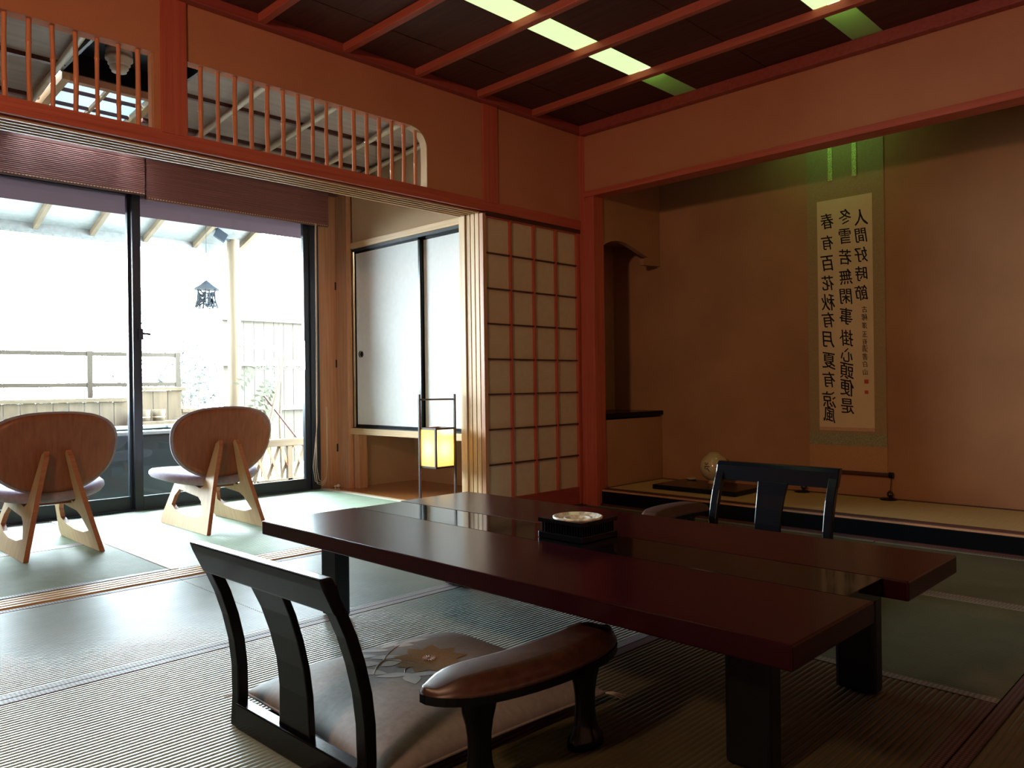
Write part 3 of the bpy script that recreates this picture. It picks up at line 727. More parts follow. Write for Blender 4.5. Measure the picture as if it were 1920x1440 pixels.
# armrests (kyosoku)
M['armwood'] = pbr('brown_burl_wood', (.032, .012, .008), (.065, .025, .015), .40, (14, 14, 14), 4, 8, .15, .5)
def kyosoku():
    t = thing('armrest', 'curved brown wooden armrest stool beside the near floor cushion', 'armrest', (0, 0, 0), 'free-standing armrests beside the chairs')
    L_ = .252; rings = 28; prof = [(-1, .0), (-1.04, .10), (-1.0, .30), (-.93, .36), (-.90, .50), (-.66, .95), (-.50, 1.0), (0, 1.01), (.50, 1.0), (.66, .95), (.90, .50), (.93, .36), (1.0, .30), (1.04, .10), (1, .0)]
    V = []; F_ = []; 
    for i in range(rings + 1):
        u = -1 + 2 * i / rings; us = math.sin(u * PI / 2)
        x = L_ * us; wdt = .062 * max(0.02, (1 - abs(us) ** 5)) ** .5
        yc = .045 * us * us - .02
        zz = .004 * us
        for a, b in prof:
            hh = b * .040 * max(.45, (1 - abs(us) ** 8))
            V.append((x, yc + a * wdt, .205 + zz + hh))
    n = len(prof)
    for i in range(rings):
        for k in range(n - 1): F_.append((i * n + k, (i + 1) * n + k, (i + 1) * n + k + 1, i * n + k + 1))
        F_.append((i * n, i * n + n - 1, (i + 1) * n + n - 1, (i + 1) * n))
    F_ += [tuple(range(n)), tuple(rings * n + k for k in range(n - 1, -1, -1))]
    m = MB(); m.add(V, F_, True); m.build('arm_pad', 'armwood', t)
    # black underside plate
    V = []; N2 = 24
    for i in range(N2 + 1):
        u = -1 + 2 * i / N2; us = math.sin(u * PI / 2); x = L_ * 1.01 * us; wdt = .063 * max(0.02, (1 - abs(us) ** 5)) ** .5; yc = .045 * us * us - .02
        V += [(x, yc - wdt, .190), (x, yc + wdt, .190), (x, yc + wdt, .2055), (x, yc - wdt, .2055)]
    F_ = [(4 * i + k, 4 * i + (k + 1) % 4, 4 * i + 4 + (k + 1) % 4, 4 * i + 4 + k) for i in range(N2) for k in range(4)] + [(0, 1, 2, 3), (4 * N2 + 3, 4 * N2 + 2, 4 * N2 + 1, 4 * N2)]
    MB().add(V, F_).build('under_plate', 'black', t)
    for s in (-1, 1):
        yc = -.02 + .045 * .36
        pr_ = [(.040, .190), (.041, .175), (.037, .155), (.031, .135), (.027, .11), (.026, .08), (.029, .05), (.036, .03), (.046, .018), (.048, .0), (.0, .0)]
        MB().lathe([(.0, .190)] + pr_, (s * .145, yc, 0), 20, 1.0, .62).build('leg', 'black', t)
    return t
k1 = kyosoku(); k2 = copy_tree(k1)
k1.location = (1.145, 1.085, .0015); k1.rotation_euler = (0, 0, math.radians(-4))
k2.location = (2.84, 1.86, .0015); k2.rotation_euler = (0, 0, math.radians(180 + 4))
k2['label'] = 'curved brown wooden armrest stool beyond the far edge of the table'

# ------------------------------------------------------------------ low plywood chairs
M['ply'] = pbr('teak_plywood', (.22, .068, .030), (.30, .10, .045), .42, (50, 50, 3), 1.2, 6, .08, .4)
M['ply_pale'] = pbr('oak_plywood', (.55, .36, .20), (.66, .46, .27), .45, (30, 30, 3), 1.2, 6, .08, .4)
M['ply_edge'] = pbr('plywood_edge', (.32, .10, .045), (.42, .15, .07), .5, (3, 3, 160), 1.2, 3, .08, .4)
M['lilac'] = pbr('lilac_wool', (.30, .255, .33), (.37, .32, .40), .9, (1, 1, 1), 60, 3, .4, .1, bscale=500, sheen=.4)
def low_chair(label):
    t = thing('low_chair', label, 'chair', (0, 0, 0), 'low plywood chairs facing the garden')
    # side panels: outline in (y,z), inner cut-out, leaning inwards
    outer = [(0, 0), (.615, 0), (.625, .03), (.545, .225), (.50, .250), (.34, .245), (.20, .225), (.165, .24), (.125, .47), (.095, .487), (.075, .46), (.055, .28)]
    inner = [(.095, .092), (.19, .072), (.33, .070), (.45, .085), (.520, .11), (.505, .16), (.46, .200), (.34, .19), (.20, .18), (.155, .16)]
    for s in (-1, 1):
        bm = bmesh.new()
        def P(y, z, o): return Vector((s * (.160 + o - z * .235), y, z))
        th = .011
        loops = []
        for o in (-th, th):
            vo = [bm.verts.new(P(y, z, o)) for y, z in outer]; vi = [bm.verts.new(P(y, z, o)) for y, z in inner]
            eo = [bm.edges.new((vo[i], vo[(i + 1) % len(vo)])) for i in range(len(vo))]; ei = [bm.edges.new((vi[i], vi[(i + 1) % len(vi)])) for i in range(len(vi))]
            bmesh.ops.triangle_fill(bm, use_beauty=True, edges=eo + ei)
            loops.append((vo, vi))
        nface = len(bm.faces)
        for q in (0, 1):
            a, b = loops[0][q], loops[1][q]
            for i in range(len(a)):
                f = bm.faces.new((a[i], a[(i + 1) % len(a)], b[(i + 1) % len(b)], b[i])); f.material_index = 1
        bmesh.ops.recalc_face_normals(bm, faces=bm.faces[:])
        me = bpy.data.meshes.new('side_frame'); bm.to_mesh(me); bm.free()
        me.materials.append(M['ply_pale']); me.materials.append(M['ply_edge'])
        o = bpy.data.objects.new('side_frame', me); COL.objects.link(o); o.parent = t
    # back shell: egg shape, curved
    def shell(name, mat, scale, off, th, dome, rim):
        NA, NR = 48, 8; V = []; F_ = []
        def pt(a, r, side):
            c, s = math.cos(a), math.sin(a)
            ex = 2.6
            d = (abs(c) ** ex + abs(s) ** ex) ** (-1 / ex)
            x = .270 * d * c * r * scale; z = .183 * d * s * r * scale
            x *= 1 + .085 * (z / .183) - (.16 * (abs(z) / .19) ** 2 if z < 0 else 0)
            if z < 0: z *= 1.06
            yb = .30 * x * x - .02 * abs(z)
            y = yb + off + (th if side else 0) * (1 if not dome else math.sqrt(max(0, 1 - r ** 4)) * 1.0 + .25)
            return Vector((x, y + (-.17) * z, z + .478))
        for side in (0, 1):
            base = len(V); V.append(pt(0, 0, side))
            for k in range(1, NR + 1):
                for j in range(NA): V.append(pt(2 * PI * j / NA, k / NR, side))
            for j in range(NA): F_.append((base, base + 1 + j, base + 1 + (j + 1) % NA))
            for k in range(NR - 1):
                for j in range(NA):
                    a0 = base + 1 + k * NA + j; a1 = base + 1 + k * NA + (j + 1) % NA
                    F_.append((a0, a0 + NA, a1 + NA, a1))
        half = len(V) // 2
        for j in range(NA):
            a0 = 1 + (NR - 1) * NA + j; a1 = 1 + (NR - 1) * NA + (j + 1) % NA
            F_.append((a0, a1, a1 + half, a0 + half))
        return MB().add(V, F_, not rim).build(name, mat, t)
    b = shell('backrest', 'ply', 1.0, .135, .012, False, False)
    for p in b.data.polygons: p.use_smooth = True
    p_ = shell('back_pad', 'lilac', 1.055, .1475, .035, True, False)
    # seat cushion
    NA = 48; prof = [(.0, -.005), (.6, -.003), (.85, .0), (.96, .006), (1.0, .020), (.995, .034), (.95, .048), (.8, .058), (.5, .060), (0, .056)]
    V = []; F_ = []
    for r, z in prof:
        for j in range(NA):
            a = 2 * PI * j / NA; c, s = math.cos(a), math.sin(a); ex = 2.5; d = (abs(c) ** ex + abs(s) ** ex) ** (-1 / ex)
            x = .285 * d * c * r * (1 + .05 * s); y = .40 + .25 * d * s * r
            V.append((x, y, .240 + z + .35 * x * x + .06 * (y - .3)))
    for i in range(len(prof) - 1):
        for j in range(NA): F_.append((i * NA + j, i * NA + (j + 1) % NA, (i + 1) * NA + (j + 1) % NA, (i + 1) * NA + j))
    MB().add(V, F_, True).build('seat_cushion', 'lilac', t)
    for y_, z_ in ((.25, .215), (.47, .225)): MB().box(-.10, .10, y_, y_ + .04, z_, z_ + .022).build('cross_rail', 'ply', t, .003)
    return t
lc1 = low_chair('low plywood chair with oval back, right of the two by the glass doors')
lc2 = copy_tree(lc1); lc2['label'] = 'low plywood chair with oval back cut by the left edge of the picture'
lc1.location = (1.936, 4.018, .0015); lc2.location = (1.098, 4.018, .0015)

# ------------------------------------------------------------------ andon floor lantern
lx, ly = 2.885, 3.475
an = thing('floor_lantern', 'paper floor lantern glowing yellow between black posts beside the screen stack', 'lamp', (lx, ly, 0))
M['lantern_wood'] = pbr('dark_lantern_wood', (.035, .014, .012), None, .4)
M['lantern_paper'] = None
m, nt, b = nmat('lit_lantern_paper'); M['lantern_paper'] = m
b.inputs['Base Color'].default_value = (.9, .75, .3, 1); b.inputs['Emission Color'].default_value = (1.0, .80, .22, 1); b.inputs['Emission Strength'].default_value = 1.0
M['lantern_paper'] = translucent('lantern_paper_shade', (.95, .86, .52), .7)
hw = .066
for dx, dy in ((-1, 1), (1, -1)):
    x, y = lx + dx * (hw + .006), ly + dy * (hw + .006)
    MB().box(x - .006, x + .006, y - .006, y + .006, .001, .722).build('tall_post', 'lantern_wood', an, .001)
for dx, dy in ((-1, -1), (1, 1)):
    x, y = lx + dx * hw, ly + dy * hw
    MB().box(x - .005, x + .005, y - .005, y + .005, .30, .53).build('short_post', 'lantern_wood', an)
a_ = hw + .004
MB().tube([(lx - a_, ly + a_, .692), (lx + a_, ly - a_, .692)], .005, 8).build('top_bar', 'lantern_wood', an)
for z in (.305, .525):
    MB().box(lx - hw, lx + hw, ly - hw - .004, ly - hw + .004, z - .005, z + .005).box(lx - hw, lx + hw, ly + hw - .004, ly + hw + .004, z - .005, z + .005).box(lx - hw - .004, lx - hw + .004, ly - hw, ly + hw, z - .005, z + .005).box(lx + hw - .004, lx + hw + .004, ly - hw, ly + hw, z - .005, z + .005).build('shade_frame', 'lantern_wood', an)
for p, q in (((lx - hw, ly - hw), (lx + hw, ly - hw)), ((lx + hw, ly - hw), (lx + hw, ly + hw)), ((lx + hw, ly + hw), (lx - hw, ly + hw)), ((lx - hw, ly + hw), (lx - hw, ly - hw))):
    MB().add([(*p, .308), (*q, .308), (*q, .522), (*p, .522)], [(0, 1, 2, 3)]).build('paper_shade', 'lantern_paper', an)
M['bulb'] = emit('warm_bulb', (1.0, .55, .17), 85)
MB().lathe([(0, -.03), (.014, -.022), (.02, 0), (.014, .022), (0, .03)], (lx, ly, .41), 16).build('bulb', 'bulb', an)

# ------------------------------------------------------------------ alcove contents
tl = thing('alcove_lamp', 'hidden green-tinted tube lamp behind the alcove lintel over the scroll', 'lamp', (4.30, 1.85, 2.3))
M['green_tube'] = emit('green_fluorescent', (.42, 1.0, .30), 15.0)
MB().tube([(4.30, 1.66, 2.33), (4.30, 2.04, 2.33)], .013, 12).build('tube', 'green_tube', tl)
MB().box(4.26, 4.34, 1.62, 2.08, 2.35, 2.399).build('fitting', 'lamp_box', tl)
for y_ in (1.625, 2.065): MB().box(4.24, 4.36, y_, y_ + .008, 2.25, 2.35).build('spill_baffle', 'blackmat', tl)  # unseen fins added to keep the green light off the side wall

sc = thing('hanging_scroll', 'tall calligraphy scroll with brushed black characters hanging in the alcove', 'scroll', (4.585, 1.81, 2.30))
M['silk'] = pbr('olive_brown_silk', (.30, .21, .10), (.36, .26, .13), .7, (80, 80, 80), 2, 4, .2, .3)
M['silk_low'] = pbr('orange_brown_silk', (.42, .22, .10), (.48, .26, .12), .7, (80, 80, 80), 2, 4, .2, .3)
M['silk_band'] = pbr('grey_green_brocade', (.20, .20, .11), (.36, .33, .19), .6, (120, 120, 120), 1.5, 2, .2, .3)
M['scroll_paper'] = pbr('calligraphy_paper', (.66, .50, .30), (.70, .54, .33), .85, (4, 4, 4), 3, 4)
M['gold_brocade'] = pbr('gold_brocade', (.35, .36, .10), (.80, .80, .35), .4, (300, 300, 300), 1, 2, .3, .5, contrast=(.45, .55))
M['ink'] = pbr('black_ink', (.006, .006, .008), None, .6, spec=.2)
M['seal'] = pbr('vermilion_seal', (.5, .06, .03), None, .7)
M['pink'] = pbr('pale_pink_border', (.60, .36, .25), (.5, .28, .18), .7, (200, 200, 200), 1, 2)
SX = 4.5965
Box('mounting', 'silk', (SX - .0022, SX, 1.592, 2.036, .39, 2.34), sc)
Box('lower_mounting', 'silk_low', (SX - .0023, SX - .0001, 1.591, 2.037, .235, .3905), sc)
Box('brocade_band', 'silk_band', (SX - .0030, SX - .0021, 1.592, 2.036, .392, .462), sc)
Box('paper_sheet', 'scroll_paper', (SX - .0034, SX - .0022, 1.657, 1.974, .480, 1.836), sc)
Box('paper_edge', 'pink', (SX - .0036, SX - .0022, 1.657, 1.974, .477, .497), sc)
for y in (1.891, 1.752):
    Box('hanging_strip', 'gold_brocade', (SX - .010, SX - .0075, y - .0125, y + .0125, 1.948, 2.33), sc)
MB().tube([(SX - .014, 1.578, .236), (SX - .014, 2.05, .236)], .012, 12).build('roller', 'darkwood_y', sc)
for y0, y1 in ((1.556, 1.579), (2.05, 2.072)): MB().tube([(SX - .014, y0, .236), (SX - .014, y1, .236)], .0165, 14).build('roller_knob', 'black', sc)
MB().tube([(SX - .006, 1.592, 2.345), (SX - .006, 2.036, 2.345)], .009, 10).build('top_rod', 'darkwood_y', sc)
# calligraphy (the photograph shows it mirrored: the glyphs run towards +Y)
def zrow(px, py):   # pixel row on the paper -> height
    f = (px - 1530) / 102
    return 1.832 - (py - (380 - 15 * f)) * (.003176 - .000149 * f)
cols = [(1549, '春有百花秋有月夏有涼風', [415, 455, 494, 531, 567, 600, 637, 677, 712, 750, 779], .098),
        (1583, '冬雪若無閑事掛心頭便是', [407, 444, 483, 520, 557, 594, 635, 667, 697, 728, 763], .098),
        (1612, '人間好時節', [409, 443, 479, 515, 551], .098),
        (1617, '古稀澤玉有清書白山', [582, 597, 613, 629, 643, 656, 671, 685, 700], .040)]
ink = MB()
for cx_, txt, rows, size in cols:
    for i, (ch, py) in enumerate(zip(txt, rows)):
        cu = bpy.data.curves.new('glyph', 'FONT'); cu.body = ch; cu.size = 1.0; cu.resolution_u = 3
        cu.offset = .0
        go = bpy.data.objects.new('glyph', cu); COL.objects.link(go)
        dg = bpy.context.evaluated_depsgraph_get(); dg.update()
        me = bpy.data.meshes.new_from_object(go.evaluated_get(dg))
        vs = [v.co.copy() for v in me.vertices]; fs = [tuple(p.vertices) for p in me.polygons]
        bpy.data.objects.remove(go); bpy.data.curves.remove(cu)
        if not vs: continue
        x0 = min(v.x for v in vs); x1 = max(v.x for v in vs); y0 = min(v.y for v in vs); y1 = max(v.y for v in vs)
        mx, my = (x0 + x1) / 2, (y0 + y1) / 2
        rot = R.uniform(-.10, .10); shear = .18; k = size * R.uniform(.92, 1.08)
        yc = 1.973 - (cx_ - 1530) * .00307; zc = zrow(cx_, py)
        out = []
        for v in vs:
            a, b_ = v.x - mx, v.y - my
            a += .012 * noise.noise(Vector((v.x * 3.5 + i * 7, v.y * 3.5, cx_))); b_ += .012 * noise.noise(Vector((v.x * 3.5, v.y * 3.5 + 5, i * 3.1)))
            a, b_ = a + shear * b_ * .4, b_ + shear * a * .5
            a, b_ = a * math.cos(rot) - b_ * math.sin(rot), a * math.sin(rot) + b_ * math.cos(rot)
            out.append((SX - .0040, yc + a * k * .80, zc + b_ * k * 1.02))
        for sh_ in ((-.0011, .0006), (0, 0), (.0011, -.0006)) if size > .05 else ((-.0004, 0), (.0004, 0)):
            ink.add([(a - .00002 * sh_[0] * 1000, b_ + sh_[0], c_ + sh_[1]) for a, b_, c_ in out], fs)
        bpy.data.meshes.remove(me)
ink.build('calligraphy', 'ink', sc)['kind'] = 'stuff'
for py, s in ((718, .012), (738, .010)):
    y = 1.973 - (1619 - 1530) * .00307; z = zrow(1619, py)
    sm_ = MB().box(SX - .0042, SX - .0036, y - s, y + s, z - s, z + s); sm_.build('red_seal', 'seal', sc)
# wind weights
for yy, lab in ((1.568, 'dark round scroll weight on a disc under the right roller end'), (2.062, 'dark round scroll weight under the left roller end behind the far chair')):
    t = thing('scroll_weight', lab, 'weight', (4.555, yy, .1035), 'scroll weights')
    MB().tube([(4.583, yy, .222), (4.565, yy, .150)], .0022, 6).build('cord', 'blackmat', t)
    M['bronze'] = pbr('dark_bronze', (.08, .05, .035), None, .25, metal=.7)
    MB().lathe([(0, .022), (.006, .020), (.007, .016), (.014, .010), (.0175, 0), (.014, -.011), (.007, -.016), (0, -.018)], (4.560, yy, .133), 18).build('ball', 'bronze', t)
    MB().lathe([(0, .0105), (.030, .010), (.044, .005), (.045, .0), (0, .0)], (4.549, yy + .005, .1035), 28).build('disc', 'blackmat', t)
# board, vase, little dish
bd = tag(MB().box(4.10, 4.47, 2.26, 2.835, .1035, .133).build('display_board', 'black', None, .004), 'low black lacquer board under the round vase in the alcove', 'board')
vx, vy, vz = 4.355, 2.545, .1335
va = thing('round_vase', 'round cream vase with dark brush marks on the black board', 'vase', (vx, vy, vz))
M['vase'] = pbr('cream_glaze', (.52, .43, .24), (.60, .50, .29), .12, (8, 8, 8), 3, 4, spec=.6, coat=.5)
r_ = .089
pv = [(0, .0), (.036, .0), (.037, .010), (.031, .020)] + [(r_ * math.sin(a), .105 - r_ * math.cos(a)) for a in [.36 + i * (PI - .36 - .45) / 18 for i in range(19)]] + [(.034, .196), (.030, .190), (.030, .17), (0, .12)]
MB().lathe(pv, (vx, vy, vz), 40).build('body', 'vase', va)
MB().lathe([(.0372, .001), (.0385, .004), (.0385, .008), (.0372, .011)], (vx, vy, vz), 40).build('foot_ring', 'silk_low', va)
vm = MB()
def on_sphere(a, e, rr_=r_ + .0006): return (vx + rr_ * math.cos(e) * math.cos(a), vy + rr_ * math.cos(e) * math.sin(a), vz + .105 + rr_ * math.sin(e))
va0 = math.atan2(-vy, -vx)
for st_k in ([(-.72, .34), (-.60, .38)], [(-.66, .24), (-.52, .28), (-.46, .22)], [(-.50, .36), (-.42, .30)], [(-.62, .10), (-.50, .14), (-.40, .06)], [(-.70, .02), (-.60, -.06)], [(-.48, .02), (-.40, -.12), (-.30, -.24)], [(-.42, .14), (-.30, .10)],
             [(.10, .12), (.28, .10), (.44, .06)], [(-.68, .14), (-.64, .06)], [(-.52, -.02), (-.55, -.10)]):
    vm.tube([on_sphere(va0 + a, e) for a, e in st_k], [.0026] * (len(st_k) - 1) + [.0014], 5)
vm.build('brush_mark', 'ink', va)
ds = thing('scalloped_dish', 'tiny cream scalloped dish on the board behind the vase', 'dish', (4.44, 2.76, .1335))
V = []; n = 32
pr = [(0, .004), (.022, .004), (.030, .010), (.036, .017), (.034, .018), (.020, .008), (0, .007)]
for r0, z0 in pr:
    for k in range(n):
        a = 2 * PI * k / n; q = 1 + .07 * math.cos(8 * a) * (r0 > .025)
        V.append((4.44 + r0 * q * math.cos(a), 2.76 + r0 * q * math.sin(a), .1335 + z0 - .004))
MB().add(V, [(i * n + k, i * n + (k + 1) % n, (i + 1) * n + (k + 1) % n, (i + 1) * n + k) for i in range(len(pr) - 1) for k in range(n)], True).build('bowl', 'vase', ds)
# small white shell ornament by the corner post
sh = MB()
for k, (dx, dy, r0) in enumerate(((0, 0, .014), (-.02, .012, .010), (-.005, .028, .009))):
    sh.lathe([(0, -r0 * .8), (r0 * .8, -r0 * .5), (r0, 0), (r0 * .7, r0 * .7), (0, r0)], (3.30 + dx, 5.165 + dy, r0 * .8), 10)
tag(sh.build('door_stop', 'fusuma'), 'small white crumpled door stop at the foot of the corner post', 'door stop')
# ------------------------------------------------------------------ EXTERIOR
M['stone'] = pbr('tub_stone', (.0015, .004, .005), (.004, .009, .010), .6, (3, 3, 6), 4, 8, .3, .2)
M['rim'] = pbr('tub_rim_stone', (.10, .11, .11), (.15, .16, .16), .4, (9, 9, 9), 3, 5)
M['water'] = pbr('bath_water', (.30, .40, .40), None, .03, spec=.8)
M['deck'] = pbr('deck_stone', (.16, .16, .15), (.22, .22, .20), .8, (2, 2, 2), 4, 5, .2)
M['leaf'] = pbr('garden_leaf', (.004, .012, .005), (.010, .020, .008), .6, (6, 6, 6), 3, 2)
M['leaf_yellow'] = pbr('young_leaf', (.013, .018, .003), (.020, .025, .005), .6, (6, 6, 6), 3, 2)
M['iron'] = pbr('blue_grey_bronze', (.004, .009, .016), None, .7, spec=.2)
st(Box('ground', 'deck', (-8, 12, 5.36, 22, -.22, -.13)), 'pale paving outside the glass doors', 'ground')
tub = thing('bath_tub', 'dark stone outdoor bath with a pale rim beyond the glass doors', 'bath', (1.2, 6.5, -.13))
MB().box(-.9, 2.80, 6.0, 6.10, -.13, .435).box(-.9, 2.80, 6.9, 7.0, -.13, .435).box(2.70, 2.80, 6.1, 6.9, -.13, .435).box(-.9, -.8, 6.1, 6.9, -.13, .435).build('wall', 'stone', tub, .006)
MB().box(-.92, 2.83, 5.975, 6.12, .4355, .462).box(-.92, 2.83, 6.88, 7.02, .4355, .462).box(2.69, 2.83, 6.12, 6.88, .4355, .462).build('rim', 'rim', tub, .006)
Box('water', 'water', (-.8, 2.70, 6.1, 6.9, .30, .40), tub)
pw = thing('plank_wall', 'pale vertical-plank wall behind the outdoor bath', 'wall', (1, 7.2, -.13))
x = -2.0
while x < 2.45:
    MB().box(x, x + .112, 7.20 + R.uniform(0, .006), 7.24, -.13, .665).build('plank', 'outwood_z', pw, .002); x += .118
Box('cap_rail', 'outwood_x', (-2.0, 2.47, 7.17, 7.27, .666, .70), pw, .003)
bx = thing('wooden_box', 'wooden box cabinet beside the outdoor bath below the railing', 'box', (2.75, 7.3, -.13))
for i in range(3):
    MB().box(2.565 + i * .128, 2.688 + i * .128, 7.20, 7.225, -.13, .755).build('plank', 'outwood_z', bx, .002)
MB().box(2.565, 2.59, 7.225, 7.50, -.13, .755).box(2.922, 2.945, 7.225, 7.50, -.13, .755).build('side_panel', 'outwood_z', bx)
Box('lid', 'outwood_x', (2.54, 2.975, 7.17, 7.53, .756, .785), bx, .003)
pw2 = thing('plank_wall', 'low wooden plank wall under the leafy shrub', 'wall', (3.4, 7.3, -.13))
x = 2.98
while x < 3.9:
    MB().box(x, x + .095, 7.30 + R.uniform(0, .006), 7.33, -.13, .55).build('plank', 'outwood_z', pw2, .002); x += .10
Box('cap_rail', 'outwood_x', (2.98, 3.95, 7.27, 7.36, .551, .585), pw2, .003)
pl_ = thing('stone_ledge', 'short wooden ledge holding the bath buckets', 'ledge', (2.6, 6.95, -.13))
MB().box(2.46, 2.94, 7.03, 7.19, -.13, .49).build('ledge_block', 'outwood_z', pl_, .004)
for i, (bx_, lab) in enumerate(((2.57, 'small wooden bath bucket on the ledge, left one'), (2.70, 'small wooden bath bucket on the ledge, right one'))):
    t = thing('bucket', lab, 'bucket', (bx_, 7.10, .49), 'bath buckets')
    MB().lathe([(0, .0), (.048, .0), (.056, .10), (.050, .10), (.043, .015), (0, .015)], (bx_, 7.10, .4905), 20).build('body', 'outwood_z', t)
    MB().lathe([(.0520, .03), (.0535, .03), (.0545, .04), (.0530, .04)], (bx_, 7.10, .4905), 20).build('hoop', 'cord', t)
rl = thing('railing', 'thin wooden railing behind the bath', 'railing', (2, 7.6, -.13))
for x in (-.9, -.1, .70, 1.49, 2.29, 3.07): MB().box(x - .022, x + .022, 7.58, 7.62, -.13, 1.12).build('post', 'farwood_z', rl)
for z in (1.095, .815): MB().box(-1.5, 3.10, 7.585, 7.615, z - .018, z + .018).build('rail', 'farwood_x', rl)
po = thing('garden_post', 'round pale timber post holding up the eaves', 'post', (3.315, 6.90, -.13))
MB().tube([(3.315, 6.90, -.08), (3.314, 6.90, .8), (3.316, 6.90, 1.6), (3.314, 6.90, 2.14)], [.062, .060, .057, .055], 20).build('shaft', 'outwood_z', po)
MB().lathe([(0, .06), (.09, .06), (.11, .0), (0, 0)], (3.315, 6.90, -.13), 20).build('base_stone', 'rim', po)
# eaves
ev = thing('eaves', 'pale sloping eaves with rafters seen through the glass', 'eaves', (1.5, 6.2, 2.4))
def ez(y): return 2.075 + .32 * (7.1 - y)
MB().prism([(5.36, ez(5.36) + .05), (7.16, ez(7.16) + .05), (7.16, ez(7.16) + .075), (5.36, ez(5.36) + .075)], lambda p, q, t: (t, p, q), -3.5, 3.55).build('roof_board', 'rim', ev)
x = 1.76
xs_ = [1.76 - .432 * i for i in range(1, 12)] + [1.76, 2.18, 2.61, 3.05, 3.46]
for x in xs_:
    MB().prism([(5.36, ez(5.36)), (7.12, ez(7.12)), (7.12, ez(7.12) + .05), (5.36, ez(5.36) + .05)], lambda p, q, t: (t, p, q), x - .017, x + .017).build('rafter', 'outwood_y', ev)
MB().box(-3.5, 3.55, 7.12, 7.15, ez(7.13) - .035, ez(7.13) + .06).build('fascia', 'rim', ev)
st(MB().box(-1.7, 3.6, 5.345, 5.40, 2.02, 2.70).build('wall_lintel_outside', 'mauve_x'), 'mauve lintel board outside above the glass doors')
sp = thing('spotlight', 'small dark spotlight fixed to the round garden post under the eaves', 'lamp', (3.2, 6.85, 2.15))
MB().obox((3.165, 6.83, 2.155), (.045, -.01, -.03), (.01, .03, 0), (.02, 0, .035)).build('head', 'iron', sp, .004)
MB().tube([(3.165, 6.83, 2.15), (3.24, 6.86, 2.13), (3.275, 6.88, 2.13)], .01, 6).build('bracket', 'iron', sp)
# hanging bronze lantern
hx, hy, hz = 2.935, 6.62, 1.47
hl = thing('hanging_lantern', 'openwork blue-grey bronze lantern hanging under the eaves', 'lantern', (hx, hy, hz))
MB().lathe([(.120, .155), (.105, .165), (.060, .195), (.028, .222), (.010, .235), (0, .24)], (hx, hy, hz), 6, smooth=False).lathe([(.120, .155), (.0, .158)], (hx, hy, hz), 6, smooth=False).build('roof', 'iron', hl)
for k in range(6):
    a = 2 * PI * k / 6; a2 = 2 * PI * (k + 1) / 6
    MB().tube([(hx + .105 * math.cos(a), hy + .105 * math.sin(a), hz + .0), (hx + .082 * math.cos(a), hy + .082 * math.sin(a), hz + .06), (hx + .078 * math.cos(a), hy + .078 * math.sin(a), hz + .155)], .005, 5).build('corner_bar', 'iron', hl)
    mb = MB()
    for q in range(14):
        s0, s1 = R.random(), R.random(); za, zb = R.uniform(0, .15), R.uniform(0, .15)
        def pp(s, z):
            rr_ = .078 + .027 * max(0, 1 - z / .07); c0 = Vector((math.cos(a), math.sin(a), 0)) * rr_; c1 = Vector((math.cos(a2), math.sin(a2), 0)) * rr_
            v = c0.lerp(c1, s); return (hx + v.x, hy + v.y, hz + z)
        mb.tube([pp(s0, za), pp((s0 + s1) / 2 + .1, (za + zb) / 2), pp(s1, zb)], .0075, 4)
    mb.tube([pp(0, .003), pp(1, .003)], .005, 4).build('openwork_panel', 'iron', hl)
MB().tube([(hx, hy, hz + .238), (hx, hy, ez(hy) + .05)], .002, 5).build('chain', 'iron', hl)
# plants
def leaves(mb, c, rad, n, s, droop=0):
    for _ in range(n):
        while True:
            p = Vector((R.uniform(-1, 1), R.uniform(-1, 1), R.uniform(-1, 1)))
            if p.length < 1: break
        p = Vector((c[0] + p.x * rad[0], c[1] + p.y * rad[1], c[2] + p.z * rad[2]))
        u = Vector((R.gauss(0, 1), R.gauss(0, 1), R.gauss(0, .6))).normalized(); v = u.orthogonal().normalized()
        k = s * R.uniform(.6, 1.3)
        mb.add([p - u * k, p + v * k * .45, p + u * k, p - v * k * .45], [(0, 1, 2, 3)])
def shrub(label, c, rad, n, s, mat='leaf'):
    t = thing('shrub', label, 'shrub', (c[0], c[1], -.13), 'garden shrubs')
    mb = MB(); leaves(mb, c, rad, n, s); f = mb.build('foliage', mat, t)
    mb = MB()
    for k in range(5):
        a = 2 * PI * k / 5
        mb.tube([(c[0] + .03 * math.cos(a), c[1] + .03 * math.sin(a), -.13), (c[0] + rad[0] * .5 * math.cos(a), c[1] + rad[1] * .5 * math.sin(a), c[2])], [.012, .005], 5)
    mb.build('stem', 'outwood_z', t)
    return t
shrub('leafy green shrub left of the round garden post', (3.30, 7.85, .92), (.33, .25, .34), 900, .030)
shrub('small green bush at the foot of the lattice fence', (3.10, 6.55, .18), (.20, .12, .20), 400, .028)
shrub('pale shrub just behind the railing', (3.05, 8.6, 1.15), (.30, .3, .45), 500, .028)
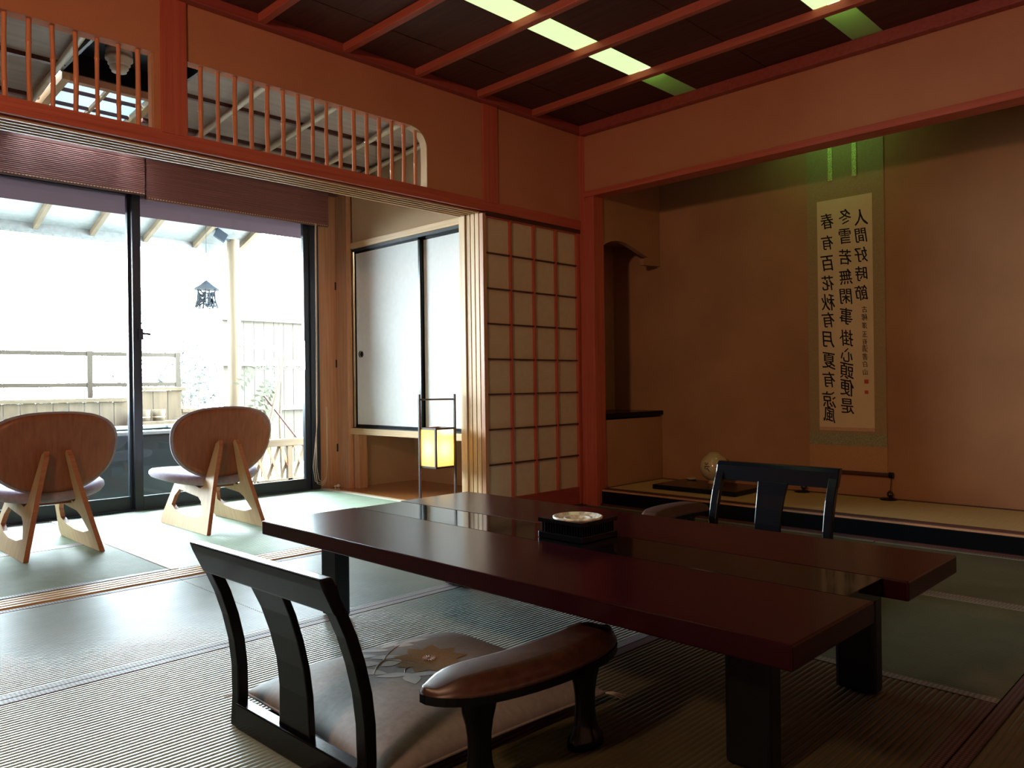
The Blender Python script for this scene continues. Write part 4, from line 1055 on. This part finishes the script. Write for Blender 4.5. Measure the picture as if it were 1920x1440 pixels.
# young tree with feathery leaves, two stakes
yt = thing('young_tree', 'young tree with feathery yellow-green leaves right of the round post', 'tree', (3.62, 6.60, -.13))
MB().tube([(3.62, 6.60, -.13), (3.60, 6.60, .45), (3.63, 6.62, .8), (3.60, 6.6, 1.05)], [.016, .013, .010, .006], 8).build('trunk', 'outwood_z', yt)
for (bx0, by0, bz0, bx1, by1, bz1) in ((3.60, 6.6, .95, 3.22, 6.6, .80), (3.62, 6.6, .85, 3.30, 6.6, .50), (3.60, 6.6, 1.05, 3.25, 6.6, 1.12), (3.60, 6.6, .9, 3.85, 6.6, .9), (3.6, 6.6, .6, 3.36, 6.6, .18), (3.6, 6.6, 1.0, 3.45, 6.5, .72), (3.6, 6.6, .8, 3.42, 6.7, .40)):
    mb = MB(); a = Vector((bx0, by0, bz0)); b_ = Vector((bx1, by1, bz1)); n = 12; pts = []
    for i in range(n + 1):
        s = i / n; p = a.lerp(b_, s) + Vector((0, 0, .09 * math.sin(PI * s))); pts.append(p)
    for i in range(2, n + 1):
        p = pts[i]; d = (pts[i] - pts[i - 1]).normalized(); sd = Vector((0, 0, 1)).cross(d).normalized() * .3 + d.cross(Vector((0, 1, 0))) * .9
        for s in (-1, 1):
            q = p + sd * s * .065 + d * .025; wv = d * .016
            mb.add([p - wv * .3, (p + q) / 2 - wv, q, (p + q) / 2 + wv], [(0, 1, 2, 3)])
    mb.tube(pts, .0025, 4); mb.build('frond', 'leaf_yellow', yt)
sk_ = thing('plant_stakes', 'crossed wooden stakes propping the young tree', 'stakes', (3.3, 6.3, -.13))
MB().tube([(3.11, 6.18, -.129), (3.52, 6.35, 1.05)], .012, 8).build('stake', 'outwood_z', sk_)
MB().tube([(3.86, 6.10, -.129), (3.30, 6.32, .70)], .008, 8).build('stake', 'darkwood_z', sk_)
# lattice fence and tall board fence to the right
lf = thing('lattice_fence', 'low wooden lattice fence outside beside the right chair', 'fence', (3.4, 5.9, -.13))
MB().box(3.02, 4.0, 5.88, 5.93, .285, .345).build('top_rail', 'outwood_x', lf, .004)
MB().box(3.02, 4.0, 5.885, 5.925, -.02, .015).build('bottom_rail', 'outwood_x', lf)
for i in range(9):
    x = 3.0 + i * .12
    for s in (-1, 1):
        MB().obox((x + .04, 5.905 + s * .008, .15), (.011, 0, 0), (0, .005, 0), (s * .055, 0, .14)).build('lattice_slat', 'outwood_z' if s > 0 else 'jamb_z', lf)
for x in (3.30, 3.98): MB().box(x - .02, x + .02, 5.885, 5.925, -.13, .285).build('post', 'outwood_z', lf)
bf = thing('board_fence', 'tall pale board fence in three tiers at the right of the garden', 'fence', (5, 8.5, -.13))
for i in range(22):
    x = 3.95 + i * .125
    for z0, z1 in ((-.13, .50), (.55, 1.02), (1.07, 1.54)):
        MB().box(x, x + .118, 8.5, 8.52, z0, z1).build('board', 'farwood_z', bf)
for z in (.50, 1.02, 1.54, 2.02): MB().box(3.93, 6.72, 8.46, 8.55, z, z + .03).build('rail', 'farwood_x', bf)
bpy.context.view_layer.update()
